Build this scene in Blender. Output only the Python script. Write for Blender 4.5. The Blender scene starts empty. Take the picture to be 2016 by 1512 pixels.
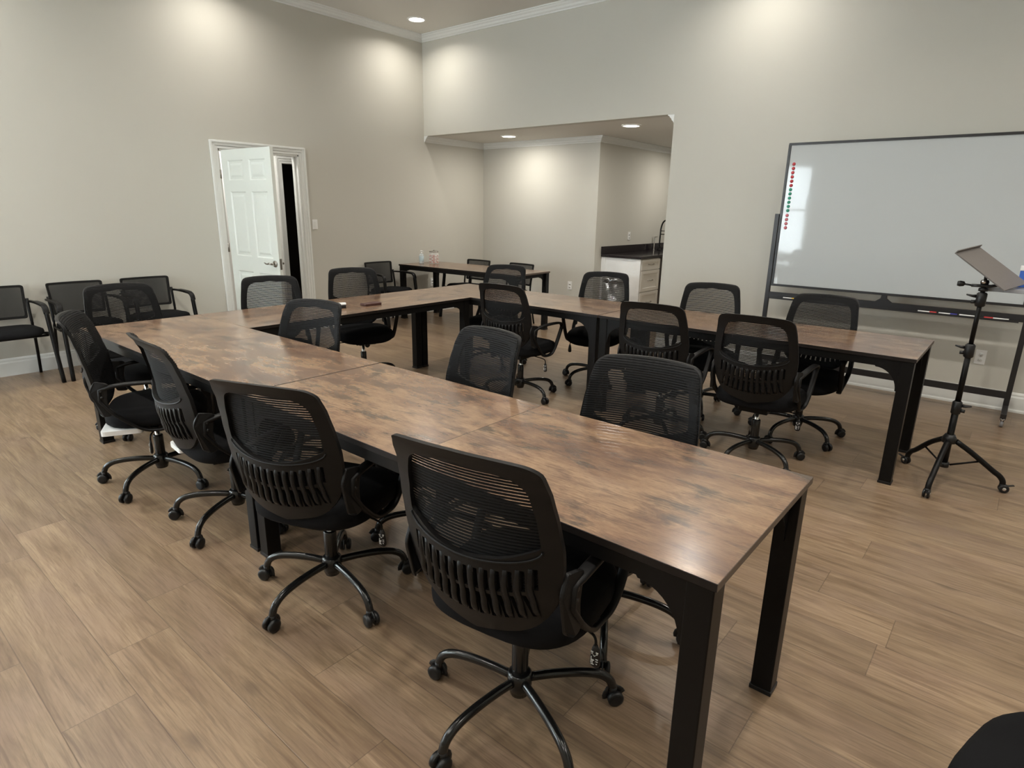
import bpy, bmesh, math, random
from mathutils import Vector, Matrix
from mathutils.geometry import delaunay_2d_cdt
random.seed(7)
sc = bpy.context.scene
COL = sc.collection
PI = math.pi
R = math.radians

# ------------------------------------------------------------------ camera
CAM_POS = (6.7997, -6.1889, 1.5009)
CAM_YAW, CAM_PITCH, CAM_ROLL, CAM_F = 0.6927, 0.2785, 0.0169, 1203.49
cam_data = bpy.data.cameras.new('camera')
cam = bpy.data.objects.new('camera', cam_data)
COL.objects.link(cam)
_f = Vector((-math.sin(CAM_YAW) * math.cos(CAM_PITCH), math.cos(CAM_YAW) * math.cos(CAM_PITCH), -math.sin(CAM_PITCH)))
_r = Vector((math.cos(CAM_YAW), math.sin(CAM_YAW), 0))
_u = _r.cross(_f)
_r2 = math.cos(CAM_ROLL) * _r + math.sin(CAM_ROLL) * _u
_u2 = -math.sin(CAM_ROLL) * _r + math.cos(CAM_ROLL) * _u
m = Matrix.Identity(4)
for i in range(3):
    m[i][0], m[i][1], m[i][2], m[i][3] = _r2[i], _u2[i], -_f[i], CAM_POS[i]
cam.matrix_world = m
cam_data.sensor_width = 36.0
cam_data.sensor_fit = 'HORIZONTAL'
cam_data.lens = CAM_F / 2016 * 36.0
cam_data.clip_start = 0.05
sc.camera = cam

# ------------------------------------------------------------------ world, exposure
sc.view_settings.view_transform = 'Standard'
sc.view_settings.look = 'None'
sc.view_settings.gamma = 1.0
sc.view_settings.use_curve_mapping = False
sc.view_settings.exposure = 0.58
sc.cycles.transparent_max_bounces = 48
sc.cycles.max_bounces = 10
sc.cycles.diffuse_bounces = 6
world = bpy.data.worlds.new('sky_world')
sc.world = world
world.use_nodes = True
_bg = world.node_tree.nodes['Background']
_bg.inputs[0].default_value = (0.80, 0.92, 1.0, 1)
_bg.inputs[1].default_value = 6.0
LAMP_W = 7.6          # each ceiling lamp of the main room
ALCOVE_W = 11.0         # each ceiling lamp of the alcove
HALL_W = 13.0
WINDOW_W = 205.0       # daylight coming through each window
LAMP_COL = (1.0, 0.945, 0.865)


def area_light(name, loc, rot, size, watts, color, parent=None, shape='DISK', size_y=None, spread=180):
    d = bpy.data.lights.new(name, 'AREA')
    d.shape = shape
    d.size = size
    if size_y:
        d.size_y = size_y
    d.energy = watts
    d.color = color
    d.spread = R(spread)
    o = bpy.data.objects.new(name, d)
    COL.objects.link(o)
    o.location = loc
    o.rotation_euler = rot
    if parent:
        o.parent = parent
    return o


WIN_Y = -9.0
WINDOWS = [(0.75, 2.88)]
for (wa, wb) in WINDOWS:
    area_light('daylight', ((wa + wb) / 2, WIN_Y - 0.22, 1.58), (R(90), 0, 0), wb - wa, WINDOW_W, (0.86, 0.96, 1.0),
               shape='RECTANGLE', size_y=1.9)
ADDED_WIN = (-8.35, -6.35)     # second window, unseen, added in the left wall for more daylight fill
area_light('daylight', (-0.22, sum(ADDED_WIN) / 2, 1.58), (R(90), 0, R(-90)), ADDED_WIN[1] - ADDED_WIN[0], WINDOW_W, (0.86, 0.96, 1.0),
           shape='RECTANGLE', size_y=1.9)

# ------------------------------------------------------------------ materials


class NT:
    def __init__(self, name):
        self.m = bpy.data.materials.new(name)
        self.m.use_nodes = True
        self.t = self.m.node_tree
        self.b = self.t.nodes['Principled BSDF']

    def n(self, typ, **kw):
        nd = self.t.nodes.new('ShaderNode' + typ)
        for k, v in kw.items():
            setattr(nd, k, v)
        return nd

    def l(self, a, b):
        self.t.links.new(a, b)

    def val(self, s, v):
        if isinstance(v, (int, float)):
            s.default_value = v
        else:
            self.l(v, s)

    def math(self, op, a, b=None, c=None):
        nd = self.n('Math', operation=op)
        self.val(nd.inputs[0], a)
        if b is not None:
            self.val(nd.inputs[1], b)
        if c is not None:
            self.val(nd.inputs[2], c)
        return nd.outputs[0]

    def mix(self, fac, a, b, blend='MIX'):
        nd = self.n('Mix', data_type='RGBA', blend_type=blend)
        self.val(nd.inputs[0], fac)
        for s, v in ((nd.inputs[6], a), (nd.inputs[7], b)):
            if isinstance(v, tuple):
                s.default_value = (v[0], v[1], v[2], 1)
            else:
                self.l(v, s)
        return nd.outputs[2]

    def ramp(self, fac, stops):
        nd = self.n('ValToRGB')
        cr = nd.color_ramp
        while len(cr.elements) < len(stops):
            cr.elements.new(0.5)
        for e, (p, c) in zip(cr.elements, stops):
            e.position = p
            e.color = (c[0], c[1], c[2], 1) if isinstance(c, tuple) else (c, c, c, 1)
        self.l(fac, nd.inputs[0])
        return nd.outputs[0]

    def noise(self, vec, scale, detail=2, rough=0.5, dist=0.0):
        nd = self.n('TexNoise')
        if vec is not None:
            self.l(vec, nd.inputs['Vector'])
        nd.inputs['Scale'].default_value = scale
        nd.inputs['Detail'].default_value = detail
        nd.inputs['Roughness'].default_value = rough
        nd.inputs['Distortion'].default_value = dist
        return nd.outputs[0]

    def bump(self, h, strength, distance=0.002):
        nd = self.n('Bump')
        nd.inputs['Strength'].default_value = strength
        nd.inputs['Distance'].default_value = distance
        self.l(h, nd.inputs['Height'])
        self.l(nd.outputs[0], self.b.inputs['Normal'])

    def base(self, v):
        if isinstance(v, tuple):
            self.b.inputs['Base Color'].default_value = (v[0], v[1], v[2], 1)
        else:
            self.l(v, self.b.inputs['Base Color'])


def plain(name, col, rough=0.5, metal=0.0, spec=0.5, vary=0.06, scale=40, bump=0.0, coat=0.0):
    """a plain paint, plastic or metal with a little procedural variation"""
    t = NT(name)
    tc = t.n('TexCoord').outputs['Object']
    nz = t.noise(tc, scale, 3)
    lo = tuple(c * (1 - vary) for c in col)
    hi = tuple(min(1, c * (1 + vary)) for c in col)
    t.base(t.mix(nz, lo, hi))
    t.b.inputs['Roughness'].default_value = rough
    t.b.inputs['Metallic'].default_value = metal
    t.b.inputs['Specular IOR Level'].default_value = spec
    if coat:
        t.b.inputs['Coat Weight'].default_value = coat
        t.b.inputs['Coat Roughness'].default_value = 0.05
    if bump:
        t.bump(t.noise(tc, scale * 6, 2), bump, 0.001)
    return t.m


def emission(name, col, strength):
    t = NT(name)
    t.base(col)
    t.b.inputs['Emission Color'].default_value = (col[0], col[1], col[2], 1)
    t.b.inputs['Emission Strength'].default_value = strength
    return t.m


def plank_floor():
    t = NT('oak_plank_floor')
    tc = t.n('TexCoord').outputs['Object']
    sp = t.n('SeparateXYZ')
    t.l(tc, sp.inputs[0])
    X, Y = sp.outputs[0], sp.outputs[1]
    W, L = 0.2035, 1.22
    v = t.math('DIVIDE', t.math('ADD', Y, 5.713 + 20 * W), W)
    row = t.math('FLOOR', v)
    fv = t.math('FRACT', v)
    wn = t.n('TexWhiteNoise', noise_dimensions='1D')
    t.l(row, wn.inputs['W'])
    u = t.math('ADD', t.math('DIVIDE', t.math('ADD', X, 10.0), L), t.math('MULTIPLY', wn.outputs[0], 7.0))
    colm = t.math('FLOOR', u)
    fu = t.math('FRACT', u)
    pid = t.math('ADD', t.math('MULTIPLY', row, 17.13), t.math('MULTIPLY', colm, 5.71))
    wr = t.n('TexWhiteNoise', noise_dimensions='1D')
    t.l(pid, wr.inputs['W'])
    rnd = wr.outputs[0]
    # grain coordinates, shifted plank by plank
    cb = t.n('CombineXYZ')
    t.l(t.math('ADD', X, t.math('MULTIPLY', rnd, 31.0)), cb.inputs[0])
    t.l(t.math('ADD', Y, t.math('MULTIPLY', rnd, 17.0)), cb.inputs[1])
    t.l(t.math('MULTIPLY', rnd, 9.0), cb.inputs[2])
    mp = t.n('Mapping')
    mp.inputs['Scale'].default_value = (1.0, 9.0, 1.0)
    t.l(cb.outputs[0], mp.inputs[0])
    g1 = t.noise(mp.outputs[0], 2.2, 6, 0.62, 0.9)
    mp2 = t.n('Mapping')
    mp2.inputs['Scale'].default_value = (2.2, 60.0, 1.0)
    t.l(cb.outputs[0], mp2.inputs[0])
    g2 = t.noise(mp2.outputs[0], 3.0, 5, 0.6, 0.3)
    mp3 = t.n('Mapping')
    mp3.inputs['Scale'].default_value = (1.0, 2.2, 1.0)
    t.l(cb.outputs[0], mp3.inputs[0])
    patch = t.noise(mp3.outputs[0], 2.6, 3, 0.5, 0.2)
    mp6 = t.n('Mapping')
    mp6.inputs['Scale'].default_value = (0.8, 15.0, 1.0)
    t.l(cb.outputs[0], mp6.inputs[0])
    streak = t.noise(mp6.outputs[0], 2.4, 4, 0.6, 1.2)
    # cathedral rings
    wv = t.n('TexWave', wave_type='RINGS', rings_direction='SPHERICAL')
    mp4 = t.n('Mapping')
    mp4.inputs['Scale'].default_value = (0.55, 3.2, 1.0)
    t.l(cb.outputs[0], mp4.inputs[0])
    t.l(mp4.outputs[0], wv.inputs['Vector'])
    wv.inputs['Scale'].default_value = 9.0
    wv.inputs['Distortion'].default_value = 7.0
    wv.inputs['Detail'].default_value = 3.0
    wv.inputs['Detail Scale'].default_value = 1.2
    # knots
    vo = t.n('TexVoronoi', feature='F1')
    mp5 = t.n('Mapping')
    mp5.inputs['Scale'].default_value = (1.5, 3.4, 1.0)
    t.l(cb.outputs[0], mp5.inputs[0])
    t.l(mp5.outputs[0], vo.inputs['Vector'])
    vo.inputs['Scale'].default_value = 1.25
    knot = t.ramp(vo.outputs['Distance'], [(0.0, 1.0), (0.05, 0.8), (0.13, 0.0)])
    base = t.mix(t.ramp(g1, [(0.30, 0.0), (0.72, 1.0)]), (0.180, 0.114, 0.068), (0.405, 0.288, 0.182))
    base = t.mix(t.math('MULTIPLY', t.ramp(patch, [(0.42, 0.0), (0.68, 1.0)]), 0.55), base, (0.295, 0.200, 0.143))
    base = t.mix(t.math('MULTIPLY', t.ramp(g2, [(0.48, 0.0), (0.66, 1.0)]), 0.55), base, (0.165, 0.105, 0.064))
    base = t.mix(t.math('MULTIPLY', wv.outputs[0], 0.10), base, (0.20, 0.125, 0.075))
    base = t.mix(t.math('MULTIPLY', t.ramp(streak, [(0.58, 0.0), (0.66, 1.0)]), 0.50), base, (0.135, 0.086, 0.055))
    base = t.mix(t.math('MULTIPLY', knot, 0.75), base, (0.105, 0.070, 0.048))
    tone = t.math('ADD', t.math('MULTIPLY', rnd, 0.22), 0.89)
    cbt = t.n('CombineColor')
    for k in range(3):
        t.l(tone, cbt.inputs[k])
    base = t.mix(1.0, base, cbt.outputs[0], 'MULTIPLY')
    ev = t.math('MULTIPLY', t.math('MINIMUM', fv, t.math('SUBTRACT', 1.0, fv)), W)
    eu = t.math('MULTIPLY', t.math('MINIMUM', fu, t.math('SUBTRACT', 1.0, fu)), L)
    e = t.math('MINIMUM', ev, eu)
    seam = t.ramp(t.math('MULTIPLY', e, 100.0), [(0.0, 1.0), (0.08, 0.8), (0.20, 0.0)])
    base = t.mix(t.math('MULTIPLY', seam, 0.62), base, (0.08, 0.052, 0.036))
    base = t.mix(1.0, base, (0.80, 0.815, 0.82), 'MULTIPLY')
    t.base(base)
    t.l(t.math('ADD', t.math('MULTIPLY', g2, 0.12), 0.25), t.b.inputs['Roughness'])
    t.b.inputs['Specular IOR Level'].default_value = 0.42
    t.bump(t.math('SUBTRACT', t.math('MULTIPLY', g2, 0.25), seam), 0.25, 0.001)
    return t.m


def rustic_top():
    t = NT('rustic_brown_laminate')
    tc = t.n('TexCoord').outputs['Object']
    oi = t.n('ObjectInfo')
    ad = t.n('VectorMath', operation='ADD')
    t.l(tc, ad.inputs[0])
    cb = t.n('CombineXYZ')
    t.l(t.math('MULTIPLY', oi.outputs['Random'], 37.0), cb.inputs[0])
    t.l(t.math('MULTIPLY', oi.outputs['Random'], 91.0), cb.inputs[1])
    t.l(cb.outputs[0], ad.inputs[1])
    v = ad.outputs[0]

    def mp(s):
        q = t.n('Mapping')
        q.inputs['Scale'].default_value = s
        t.l(v, q.inputs[0])
        return q.outputs[0]
    fine = t.noise(mp((5.0, 60.0, 1.0)), 3.2, 6, 0.65, 0.15)
    speck = t.noise(mp((12.0, 60.0, 1.0)), 4.0, 3, 0.6, 0.0)
    jit = t.math('MULTIPLY', t.math('SUBTRACT', fine, 0.5), 0.16)
    big = t.math('ADD', t.noise(mp((1.0, 2.2, 1.0)), 2.3, 6, 0.62, 0.4), jit)
    mid = t.math('ADD', t.noise(mp((1.0, 2.4, 1.0)), 6.0, 7, 0.66, 0.5), jit)
    sp3 = t.n('VectorMath', operation='ADD')
    sp3.inputs[1].default_value = (5.3, 2.1, 7.7)
    t.l(mp((1.0, 2.2, 1.0)), sp3.inputs[0])
    dk = t.math('ADD', t.noise(sp3.outputs[0], 5.2, 6, 0.62, 0.3), jit)
    c = t.ramp(big, [(0.28, (0.130, 0.080, 0.060)), (0.44, (0.205, 0.122, 0.080)), (0.56, (0.315, 0.205, 0.128)),
                     (0.74, (0.180, 0.112, 0.078))])
    c = t.mix(t.math('MULTIPLY', t.ramp(mid, [(0.47, 0.0), (0.66, 1.0)]), 0.72), c, (0.105, 0.066, 0.052))
    c = t.mix(t.math('MULTIPLY', t.ramp(mid, [(0.20, 1.0), (0.52, 0.0)]), 0.50), c, (0.370, 0.250, 0.155))
    c = t.mix(t.math('MULTIPLY', t.ramp(dk, [(0.54, 0.0), (0.66, 1.0)]), 0.78), c, (0.066, 0.056, 0.049))
    c = t.mix(t.math('MULTIPLY', t.ramp(fine, [(0.46, 0.0), (0.66, 1.0)]), 0.36), c, (0.078, 0.046, 0.032))
    c = t.mix(t.math('MULTIPLY', t.ramp(speck, [(0.54, 0.0), (0.68, 1.0)]), 0.30), c, (0.060, 0.038, 0.028))
    c = t.mix(t.math('MULTIPLY', t.ramp(fine, [(0.30, 1.0), (0.44, 0.0)]), 0.16), c, (0.46, 0.32, 0.20))
    c = t.mix(1.0, c, (0.86, 0.84, 0.81), 'MULTIPLY')
    t.base(c)
    t.l(t.math('ADD', t.math('MULTIPLY', fine, 0.12), 0.15), t.b.inputs['Roughness'])
    t.b.inputs['Specular IOR Level'].default_value = 0.80
    t.bump(fine, 0.03, 0.0004)
    return t.m


def wall_paint(name, col):
    t = NT(name)
    tc = t.n('TexCoord').outputs['Object']
    nz = t.noise(tc, 1.3, 3)
    t.base(t.mix(nz, tuple(c * 0.985 for c in col), tuple(c * 1.015 for c in col)))
    t.b.inputs['Roughness'].default_value = 0.62
    t.b.inputs['Specular IOR Level'].default_value = 0.25
    t.bump(t.noise(tc, 190, 3), 0.10, 0.0006)
    return t.m


def mesh_fabric(name, period, open_frac, col, axis=2):
    """woven back fabric: horizontal threads with real gaps between them"""
    t = NT(name)
    tc = t.n('TexCoord').outputs['Object']
    sp = t.n('SeparateXYZ')
    t.l(tc, sp.inputs[0])
    wob = t.math('MULTIPLY', t.noise(tc, 9.0, 2), period * 0.10)
    f = t.math('FRACT', t.math('DIVIDE', t.math('ADD', sp.outputs[axis], wob), period))
    fx = t.math('FRACT', t.math('DIVIDE', sp.outputs[0], period * 0.23))
    gap = t.math('LESS_THAN', f, open_frac)
    thin = t.math('GREATER_THAN', fx, 0.22)
    hole = t.math('MULTIPLY', gap, thin)
    t.base(col)
    t.b.inputs['Roughness'].default_value = 0.75
    t.b.inputs['Specular IOR Level'].default_value = 0.25
    t.l(t.math('SUBTRACT', 1.0, hole), t.b.inputs['Alpha'])
    return t.m


def granite():
    t = NT('black_granite')
    tc = t.n('TexCoord').outputs['Object']
    vo = t.n('TexVoronoi', feature='F1')
    vo.inputs['Scale'].default_value = 140
    t.l(tc, vo.inputs['Vector'])
    c = t.ramp(vo.outputs['Distance'], [(0.0, (0.16, 0.13, 0.13)), (0.22, (0.02, 0.016, 0.018)), (1.0, (0.012, 0.010, 0.012))])
    t.base(c)
    t.b.inputs['Roughness'].default_value = 0.12
    return t.m


def glass(name, col=(1, 1, 1), rough=0.0, alpha=0.12):
    """thin clear glass: a faint reflecting film one sees through"""
    t = NT(name)
    t.base(col)
    t.b.inputs['Alpha'].default_value = alpha
    t.b.inputs['Roughness'].default_value = rough
    t.b.inputs['Specular IOR Level'].default_value = 0.6
    return t.m


M = dict(
    floor=plank_floor(), top=rustic_top(),
    wall=wall_paint('greige_wall_paint', (0.522, 0.508, 0.456)),
    hallwall=wall_paint('white_hall_paint', (0.78, 0.78, 0.76)),
    ceil=wall_paint('ceiling_paint', (0.64, 0.620, 0.575)),
    darkroom=wall_paint('unlit_room_shade', (0.03, 0.025, 0.02)),  # near-black walls: the shade of an unlit room put into the colour
    trim=plain('white_trim_paint', (0.71, 0.72, 0.70), 0.35, vary=0.02),
    door=plain('white_door_paint', (0.66, 0.69, 0.65), 0.38, vary=0.02),
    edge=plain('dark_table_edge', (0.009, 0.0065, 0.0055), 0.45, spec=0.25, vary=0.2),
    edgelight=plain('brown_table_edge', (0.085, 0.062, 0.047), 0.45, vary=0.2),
    steel=plain('black_powder_coated_steel', (0.0038, 0.0035, 0.0034), 0.40, spec=0.20, vary=0.15, bump=0.05),
    plastic=plain('black_moulded_plastic', (0.0050, 0.0047, 0.0048), 0.46, spec=0.24, vary=0.1, bump=0.06),
    gloss=plain('gloss_black_metal', (0.007, 0.007, 0.007), 0.20, spec=0.5, vary=0.1),
    rubber=plain('black_caster_plastic', (0.007, 0.007, 0.0075), 0.40, spec=0.4, vary=0.15),
    fabric=plain('black_seat_fabric', (0.0045, 0.0045, 0.0052), 0.9, spec=0.15, vary=0.3, scale=220, bump=0.25),
    chrome=plain('bright_chrome', (0.75, 0.75, 0.75), 0.12, metal=1.0, vary=0.02),
    nickel=plain('brushed_nickel', (0.36, 0.34, 0.31), 0.30, metal=1.0, vary=0.05),
    stainless=plain('brushed_stainless', (0.60, 0.61, 0.62), 0.18, metal=1.0, vary=0.05),
    mesh=mesh_fabric('black_back_mesh', 0.0088, 0.50, (0.0055, 0.0055, 0.006)),
    gmesh=mesh_fabric('charcoal_back_mesh', 0.0040, 0.22, (0.028, 0.027, 0.026)),
    board=plain('white_marker_board', (0.47, 0.495, 0.50), 0.045, spec=0.45, vary=0.008, scale=2),
    boardframe=plain('black_board_frame', (0.016, 0.015, 0.016), 0.4, vary=0.1),
    red=plain('red_magnet', (0.46, 0.035, 0.045), 0.35), green=plain('green_magnet', (0.03, 0.26, 0.17), 0.35),
    pink=plain('faded_red_magnet', (0.50, 0.13, 0.16), 0.4), blue=plain('blue_plastic', (0.04, 0.12, 0.46), 0.4),
    white=plain('white_plastic', (0.76, 0.76, 0.75), 0.35, vary=0.02),
    yellow=plain('yellow_marker', (0.70, 0.44, 0.05), 0.4),
    redmark=plain('red_marker', (0.50, 0.03, 0.03), 0.4), bluemark=plain('blue_marker', (0.04, 0.04, 0.30), 0.4),
    grey=plain('grey_painted_metal', (0.135, 0.122, 0.115), 0.5, vary=0.06), grey2=plain('mid_grey_metal', (0.24, 0.24, 0.25), 0.4),
    granite=granite(), cabinet=plain('cream_cabinet_paint', (0.76, 0.73, 0.68), 0.42, vary=0.02),
    cabside=plain('white_cabinet_side', (0.78, 0.78, 0.77), 0.40, vary=0.02),
    dark=plain('dark_brown_plastic', (0.045, 0.032, 0.028), 0.4), leather=plain('red_brown_leather', (0.055, 0.018, 0.014), 0.42),
    glass=glass('clear_glass'), sanit=glass('clear_gel', (0.80, 0.88, 0.92), 0.05, 0.45),
    label=plain('pale_blue_label', (0.55, 0.68, 0.74), 0.5), candy_r=plain('red_sweet', (0.62, 0.22, 0.18), 0.35),
    candy_w=plain('white_sweet', (0.82, 0.72, 0.68), 0.35),
    lens=emission('lit_lamp_lens', (1.0, 0.93, 0.80), 9.0),
    slat=plain('white_blind_slat', (0.80, 0.82, 0.82), 0.45, vary=0.02),
)

# ------------------------------------------------------------------ mesh helpers


class MB:
    def __init__(self):
        self.v, self.f, self.sm = [], [], []

    def add(self, vs, fs, smooth=False):
        k = len(self.v)
        self.v += [tuple(p) for p in vs]
        self.f += [tuple(i + k for i in f) for f in fs]
        self.sm += [smooth] * len(fs)
        return self

    def box(self, x0, x1, y0, y1, z0, z1):
        vs = [(x, y, z) for z in (z0, z1) for y in (y0, y1) for x in (x0, x1)]
        return self.add(vs, [(0, 2, 3, 1), (4, 5, 7, 6), (0, 1, 5, 4), (2, 6, 7, 3), (0, 4, 6, 2), (1, 3, 7, 5)])

    def cbox(self, c, s, mat3=None):
        vs = []
        for z in (-1, 1):
            for y in (-1, 1):
                for x in (-1, 1):
                    p = Vector((x * s[0] / 2, y * s[1] / 2, z * s[2] / 2))
                    if mat3 is not None:
                        p = mat3 @ p
                    vs.append(p + Vector(c))
        return self.add(vs, [(0, 2, 3, 1), (4, 5, 7, 6), (0, 1, 5, 4), (2, 6, 7, 3), (0, 4, 6, 2), (1, 3, 7, 5)])

    def loft(self, rings, closed=True, cap=True, smooth=True, loop=False):
        n = len(rings[0])
        vs = [p for r in rings for p in r]
        fs = []
        m_ = len(rings)
        for a in range(m_ if loop else m_ - 1):
            b = (a + 1) % m_
            for i in range(n if closed else n - 1):
                j = (i + 1) % n
                fs.append((a * n + i, a * n + j, b * n + j, b * n + i))
        self.add(vs, fs, smooth)
        if cap and not loop and closed:
            self.add(rings[0], [tuple(range(n))[::-1]])
            self.add(rings[-1], [tuple(range(n))])
        return self

    def tube(self, path, r, n=10, closed=False, up=(0, 0, 1), smooth=True, sq=1.0):
        """sweep an elliptical (or squarish) section; r is a number, (a, b), or a list of them per point"""
        P = [Vector(p) for p in path]
        N = len(P)
        rings = []
        for i in range(N):
            if closed:
                d = (P[(i + 1) % N] - P[i - 1]).normalized()
            else:
                d = (P[min(i + 1, N - 1)] - P[max(i - 1, 0)]).normalized()
            uv = Vector(up)
            s = d.cross(uv)
            if s.length < 1e-4:
                s = d.cross(Vector((0, 1, 0)))
            s.normalize()
            t = s.cross(d).normalized()
            rr = r[i] if isinstance(r, list) else r
            a, b = rr if isinstance(rr, tuple) else (rr, rr)
            ring = []
            for k in range(n):
                an = 2 * PI * k / n
                ca, sa = math.cos(an), math.sin(an)
                if sq != 1.0:
                    ca = math.copysign(abs(ca) ** sq, ca)
                    sa = math.copysign(abs(sa) ** sq, sa)
                ring.append(P[i] + s * (a * ca) + t * (b * sa))
            rings.append(ring)
        return self.loft(rings, True, True, smooth, closed)

    def lathe(self, prof, n=24, c=(0, 0, 0), ax='z', smooth=True, cap=True):
        rings = []
        for (r, z) in prof:
            ring = []
            for k in range(n):
                a = 2 * PI * k / n
                x, y = r * math.cos(a), r * math.sin(a)
                p = (x, y, z) if ax == 'z' else ((z, x, y) if ax == 'x' else (y, z, x))
                ring.append((p[0] + c[0], p[1] + c[1], p[2] + c[2]))
            rings.append(ring)
        return self.loft(rings, True, cap, smooth)

    def prism(self, poly, fn0, fn1, smooth=False):
        """poly: 2D outline; fn0 and fn1 map (a, b) to the two faces"""
        n = len(poly)
        A = [fn0(*p) for p in poly]
        B = [fn1(*p) for p in poly]
        self.add(A + B, [tuple(range(n))[::-1], tuple(range(n, 2 * n))] +
                 [(i, (i + 1) % n, n + (i + 1) % n, n + i) for i in range(n)], smooth)
        return self

    def build(self, name, material, parent=None, bevel=0.0, seg=2, autosmooth=None):
        me = bpy.data.meshes.new(name)
        me.from_pydata(self.v, [], self.f)
        for p, s in zip(me.polygons, self.sm):
            p.use_smooth = s
        bm = bmesh.new()
        bm.from_mesh(me)
        bmesh.ops.remove_doubles(bm, verts=bm.verts, dist=1e-5)
        bmesh.ops.recalc_face_normals(bm, faces=bm.faces)
        bm.to_mesh(me)
        bm.free()
        if autosmooth:
            me.set_sharp_from_angle(angle=R(autosmooth))
        mats = material if isinstance(material, list) else [material]
        for mm in mats:
            me.materials.append(mm)
        o = bpy.data.objects.new(name, me)
        COL.objects.link(o)
        if parent is not None:
            o.parent = parent
        if bevel:
            md = o.modifiers.new('bevel', 'BEVEL')
            md.width = bevel
            md.segments = seg
            md.limit_method = 'ANGLE'
            md.angle_limit = R(40)
        return o


def tag(o, label, cat, group=None):
    o['label'] = label
    o['category'] = cat
    if group:
        o['group'] = group
    return o


def struct(o):
    o['kind'] = 'structure'
    return o


def thing(name, loc, rz=0.0, label=None, cat=None, group=None):
    o = bpy.data.objects.new(name, None)
    o.empty_display_size = 0.1
    COL.objects.link(o)
    o.location = loc
    o.rotation_euler = (0, 0, rz)
    if label:
        tag(o, label, cat, group)
    return o


def copy_tree(o, parent=None):
    c = o.copy()
    COL.objects.link(c)
    if parent is not None:
        c.parent = parent
    for ch in list(o.children):
        copy_tree(ch, c)
    return c


def rounded(pts, n=8):
    """polygon [(x, z, radius)] -> outline with rounded corners"""
    out = []
    N = len(pts)
    for i in range(N):
        x, z, r = pts[i]
        p = Vector((x, z))
        a = Vector(pts[i - 1][:2]) - p
        b = Vector(pts[(i + 1) % N][:2]) - p
        if r <= 0:
            out.append((x, z))
            continue
        la, lb = a.length, b.length
        a.normalize()
        b.normalize()
        d = min(r, la * 0.49, lb * 0.49)
        p0, p1 = p + a * d, p + b * d
        for k in range(n + 1):
            t = k / n
            q = p0 * (1 - t) ** 2 + p * (2 * t * (1 - t)) + p1 * t ** 2
            out.append((q.x, q.y))
    return out


def resample(poly, step):
    out = []
    N = len(poly)
    for i in range(N):
        a, b = Vector(poly[i]), Vector(poly[(i + 1) % N])
        L = (b - a).length
        if L < 1e-6:
            continue
        k = max(1, int(L / step))
        for j in range(k):
            q = a.lerp(b, j / k)
            out.append((q.x, q.y))
    return out


def inside(p, poly):
    x, y = p
    c = False
    j = len(poly) - 1
    for i in range(len(poly)):
        xi, yi = poly[i]
        xj, yj = poly[j]
        if (yi > y) != (yj > y) and x < (xj - xi) * (y - yi) / (yj - yi) + xi:
            c = not c
        j = i
    return c


def sheet(outer, holes, surf, thick, step=0.02):
    """a curved plate: 2D outline with holes, mapped by surf(x, z) -> y; thickness along +y (0 = a single sheet)"""
    pts, edges = [], []
    for loop_ in [outer] + holes:
        k = len(pts)
        pts += [Vector(p) for p in loop_]
        edges += [(k + i, k + (i + 1) % len(loop_)) for i in range(len(loop_))]
    xs = [p[0] for p in outer]
    zs = [p[1] for p in outer]
    x = min(xs) + step * 0.6
    while x < max(xs):
        z = min(zs) + step * 0.6
        while z < max(zs):
            if inside((x, z), outer) and not any(inside((x, z), h) for h in holes):
                pts.append(Vector((x, z)))
            z += step
        x += step
    vo, eo, fo, *_ = delaunay_2d_cdt(pts, edges, [], 0, 1e-5)
    tris = []
    for f in fo:
        c = sum((Vector(vo[i]) for i in f), Vector((0, 0))) / len(f)
        if inside(c, outer) and not any(inside(c, h) for h in holes):
            tris.append(tuple(f))
    mb = MB()
    n = len(vo)
    A = [(v[0], surf(v[0], v[1]), v[1]) for v in vo]
    if thick == 0:
        return mb.add(A, tris, True)
    B = [(v[0], surf(v[0], v[1]) + thick, v[1]) for v in vo]
    fs = [t for t in tris] + [tuple(i + n for i in t[::-1]) for t in tris]
    cnt = {}
    for t in tris:
        for i in range(len(t)):
            e = (t[i], t[(i + 1) % len(t)])
            k = tuple(sorted(e))
            cnt[k] = None if k in cnt else e
    for e in cnt.values():
        if e:
            fs.append((e[1], e[0], e[0] + n, e[1] + n))
    return mb.add(A + B, fs, True)


def lerp_table(tab, z):
    if z <= tab[0][0]:
        return tab[0][1]
    for (a, va), (b, vb) in zip(tab, tab[1:]):
        if z <= b:
            t = (z - a) / (b - a)
            t = t * t * (3 - 2 * t) * 0.5 + t * 0.5
            return va + (vb - va) * t
    return tab[-1][1]


# ------------------------------------------------------------------ the room
H = 3.70            # main ceiling
HO = 2.455          # alcove ceiling
XO = 3.742          # right edge of the alcove opening
DB = 1.22           # alcove back wall
XK = 2.11           # wall behind the kitchen counter
RX, RY = 9.0, -9.0  # far sides of the room, behind the camera
T = 0.12
DY0, DY1, DZ = -2.925, -1.972, 2.067     # hall door opening in the left wall

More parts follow.
